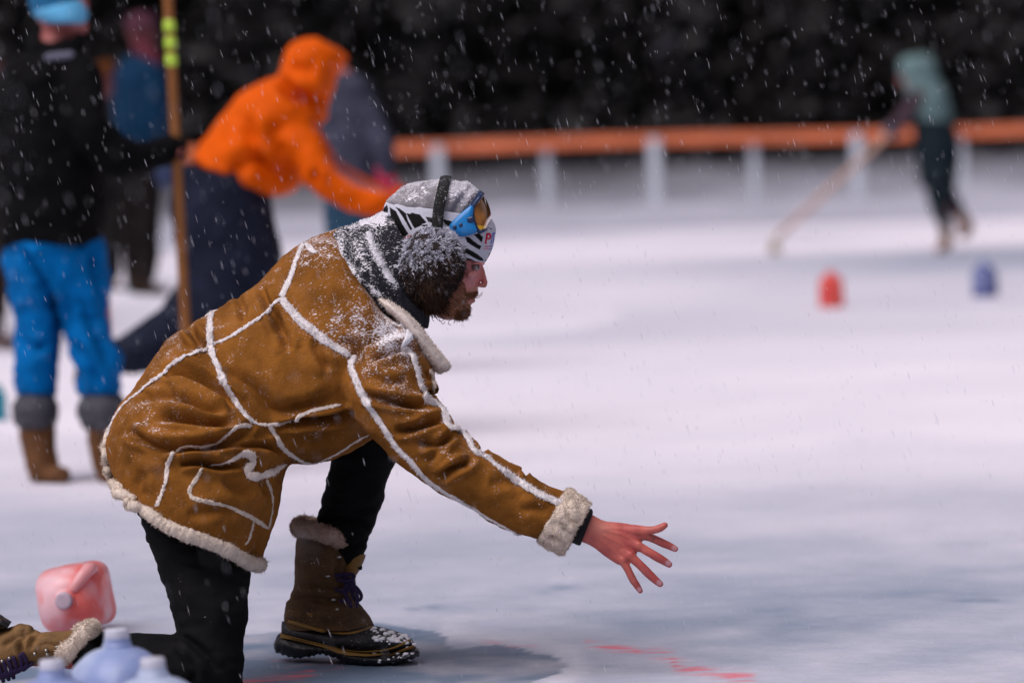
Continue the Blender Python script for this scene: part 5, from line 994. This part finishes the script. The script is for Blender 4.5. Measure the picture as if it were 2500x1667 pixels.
garment('scarf', [chain([(345, 118, -.05, 26), (368, 140, -.1, 24), (378, 165, -.14, 18)], 23.6, 4)], cloth('dusky_scarf', (.09, .02, .03)), o1, .012, .006)
o2 = onlooker('shorter person with an orange brown hat between the black jacket and the pole', 262, 720, 25.2, 0, 1.52, (.012, .012, .014), (.011, .010, .010), (.07, .022, .006), z0=.20)
onlooker('person in dark brown clothes mostly cut off by the left edge of the photo', -26, 850, 21.8, 0, 1.7, (.02, .018, .018), (.022, .014, .012), (.03, .03, .03), boots=(.06, .03, .02))

# --- person with a broom far out on the right, walking, mint hoodie
d = 34.5
E = figure('person in a mint green hoodie and dark trousers walking with a broom far out', (2305, 618), d, None)
ze = lambda L: [(1800 + p[0] * .4464, 100 + p[1] * .4464, p[2], p[3] * .4464) for p in L]
body_of(E, d, [ze([(940, 170, 0, 52), (935, 215, 0, 46)]), ze([(905, 205, 0, 18), (888, 215, 0, 10)]), ze([(960, 240, 0, 30), (1010, 320, 0, 80), (1060, 450, 0, 75), (1090, 520, 0, 70)]),
  ze([(990, 300, -.15, 34), (930, 410, -.2, 28), (860, 480, -.15, 20)]), ze([(990, 300, .15, 34), (920, 400, .2, 28), (850, 460, .1, 20)]), *hand_pts(1800 + 838 * .4464, 100 + 485 * .4464, -.12, 1.7, 2.9), *hand_pts(1800 + 870 * .4464, 100 + 500 * .4464, .05, 1.7, 2.9),
  ze([(1090, 540, -.08, 70), (1090, 760, -.08, 50), (1130, 960, -.08, 36), (1140, 1110, -.08, 28), (1100, 1140, -.08, 20)]), ze([(1100, 540, .08, 70), (1120, 760, .08, 50), (1190, 920, .08, 34), (1250, 1030, .08, 26), (1225, 1060, .08, 20)])], .014)
mint = cloth('mint_fleece', (.12, .19, .19), .9, .15)
garment('hoodie', [loft(sec('e', [(905, 95, 1050, 85, d, .10), (880, 130, 1075, 120, d, .16), (895, 190, 1095, 190, d, .17), (925, 250, 1125, 250, d, .20), (930, 330, 1150, 320, d, .24), (940, 400, 1172, 390, d, .25), (960, 440, 1178, 450, d, .24), (1040, 455, 1165, 490, d, .2)]), 30, 36)], mint, E, .016, .02, 6, 3)
garment('sleeve', [chain(ze([(990, 300, -.18, 44), (925, 410, -.22, 38), (865, 478, -.16, 28)]), d, 3), chain(ze([(990, 300, .18, 44), (915, 400, .22, 38), (855, 455, .1, 28)]), d, 3)], cloth('plum_sleeve', (.055, .035, .045)), E, .016, .01)
garment('trousers', [loft(sec('e', [(965, 425, 1185, 440, d, .26), (968, 560, 1215, 560, d, .26), (985, 700, 1210, 690, d, .24), (1000, 800, 1195, 780, d, .2)]), 20, 30), chain(ze([(1080, 740, -.08, 72), (1105, 900, -.08, 54), (1140, 1030, -.08, 38)]), d, 3), chain(ze([(1120, 740, .08, 66), (1150, 850, .08, 52), (1208, 940, .08, 42)]), d, 3)], cloth('dark_teal_trouser', (.012, .020, .026)), E, .016, .012)
bb = cloth('brown_boot', (.16, .075, .02)); garment('boot', [chain(ze([(1138, 1000, -.08, 36), (1142, 1110, -.08, 32), (1112, 1140, -.08, 24)]), d, 3)], bb, E, .012, .003); garment('boot', [chain(ze([(1200, 930, .08, 38), (1262, 1025, .08, 32), (1235, 1060, .08, 24)]), d, 3)], bb, E, .012, .003)
for x, y, dz in ((838, 480, -.13), (872, 500, .03)): garment('glove', [chain(c, d, 2, 10) for c in hand_pts(1800 + x * .4464, 100 + y * .4464, dz, 2.1, 2.9)], cloth('grey_glove', (.16, .13, .16)), E, .008, .001)
gb = G(1885, 622); br_ = empty('broom', gb); tag(br_, 'long handled wooden broom reaching down to the ice from the mint hoodie person', 'broom')
hd_ = np.array(P(1800 + 905 * .4464, 100 + 440 * .4464, d - .05)); e_ = gb + np.array([.03, 0, .14])
obj('handle', tube3([hd_, (hd_ + e_) / 2, e_], .026, 12), mat('pale_wood', (.50, .32, .24), .6, .2, 6), br_)
hx_ = tube3([e_ + [0, -.10, -.01], e_ + [0, .10, -.01]], .035, 12); obj('head', hx_, mat('pale_head', (.5, .45, .38), .7), br_)
B, D, T_ = scatter(*hx_, 900); Bq = np.stack([e_[0] + RNG.uniform(-.03, .03, 900), e_[1] + RNG.uniform(-.12, .12, 900), np.full(900, e_[2] - .02)], 1)
obj('bristles', fur_tris(Bq, np.array([-.12, 0, -1]) + RNG.normal(size=(900, 3)) * .12, .12, .006, .05), mat('straw', (.55, .48, .36), .9), br_, smooth=False)
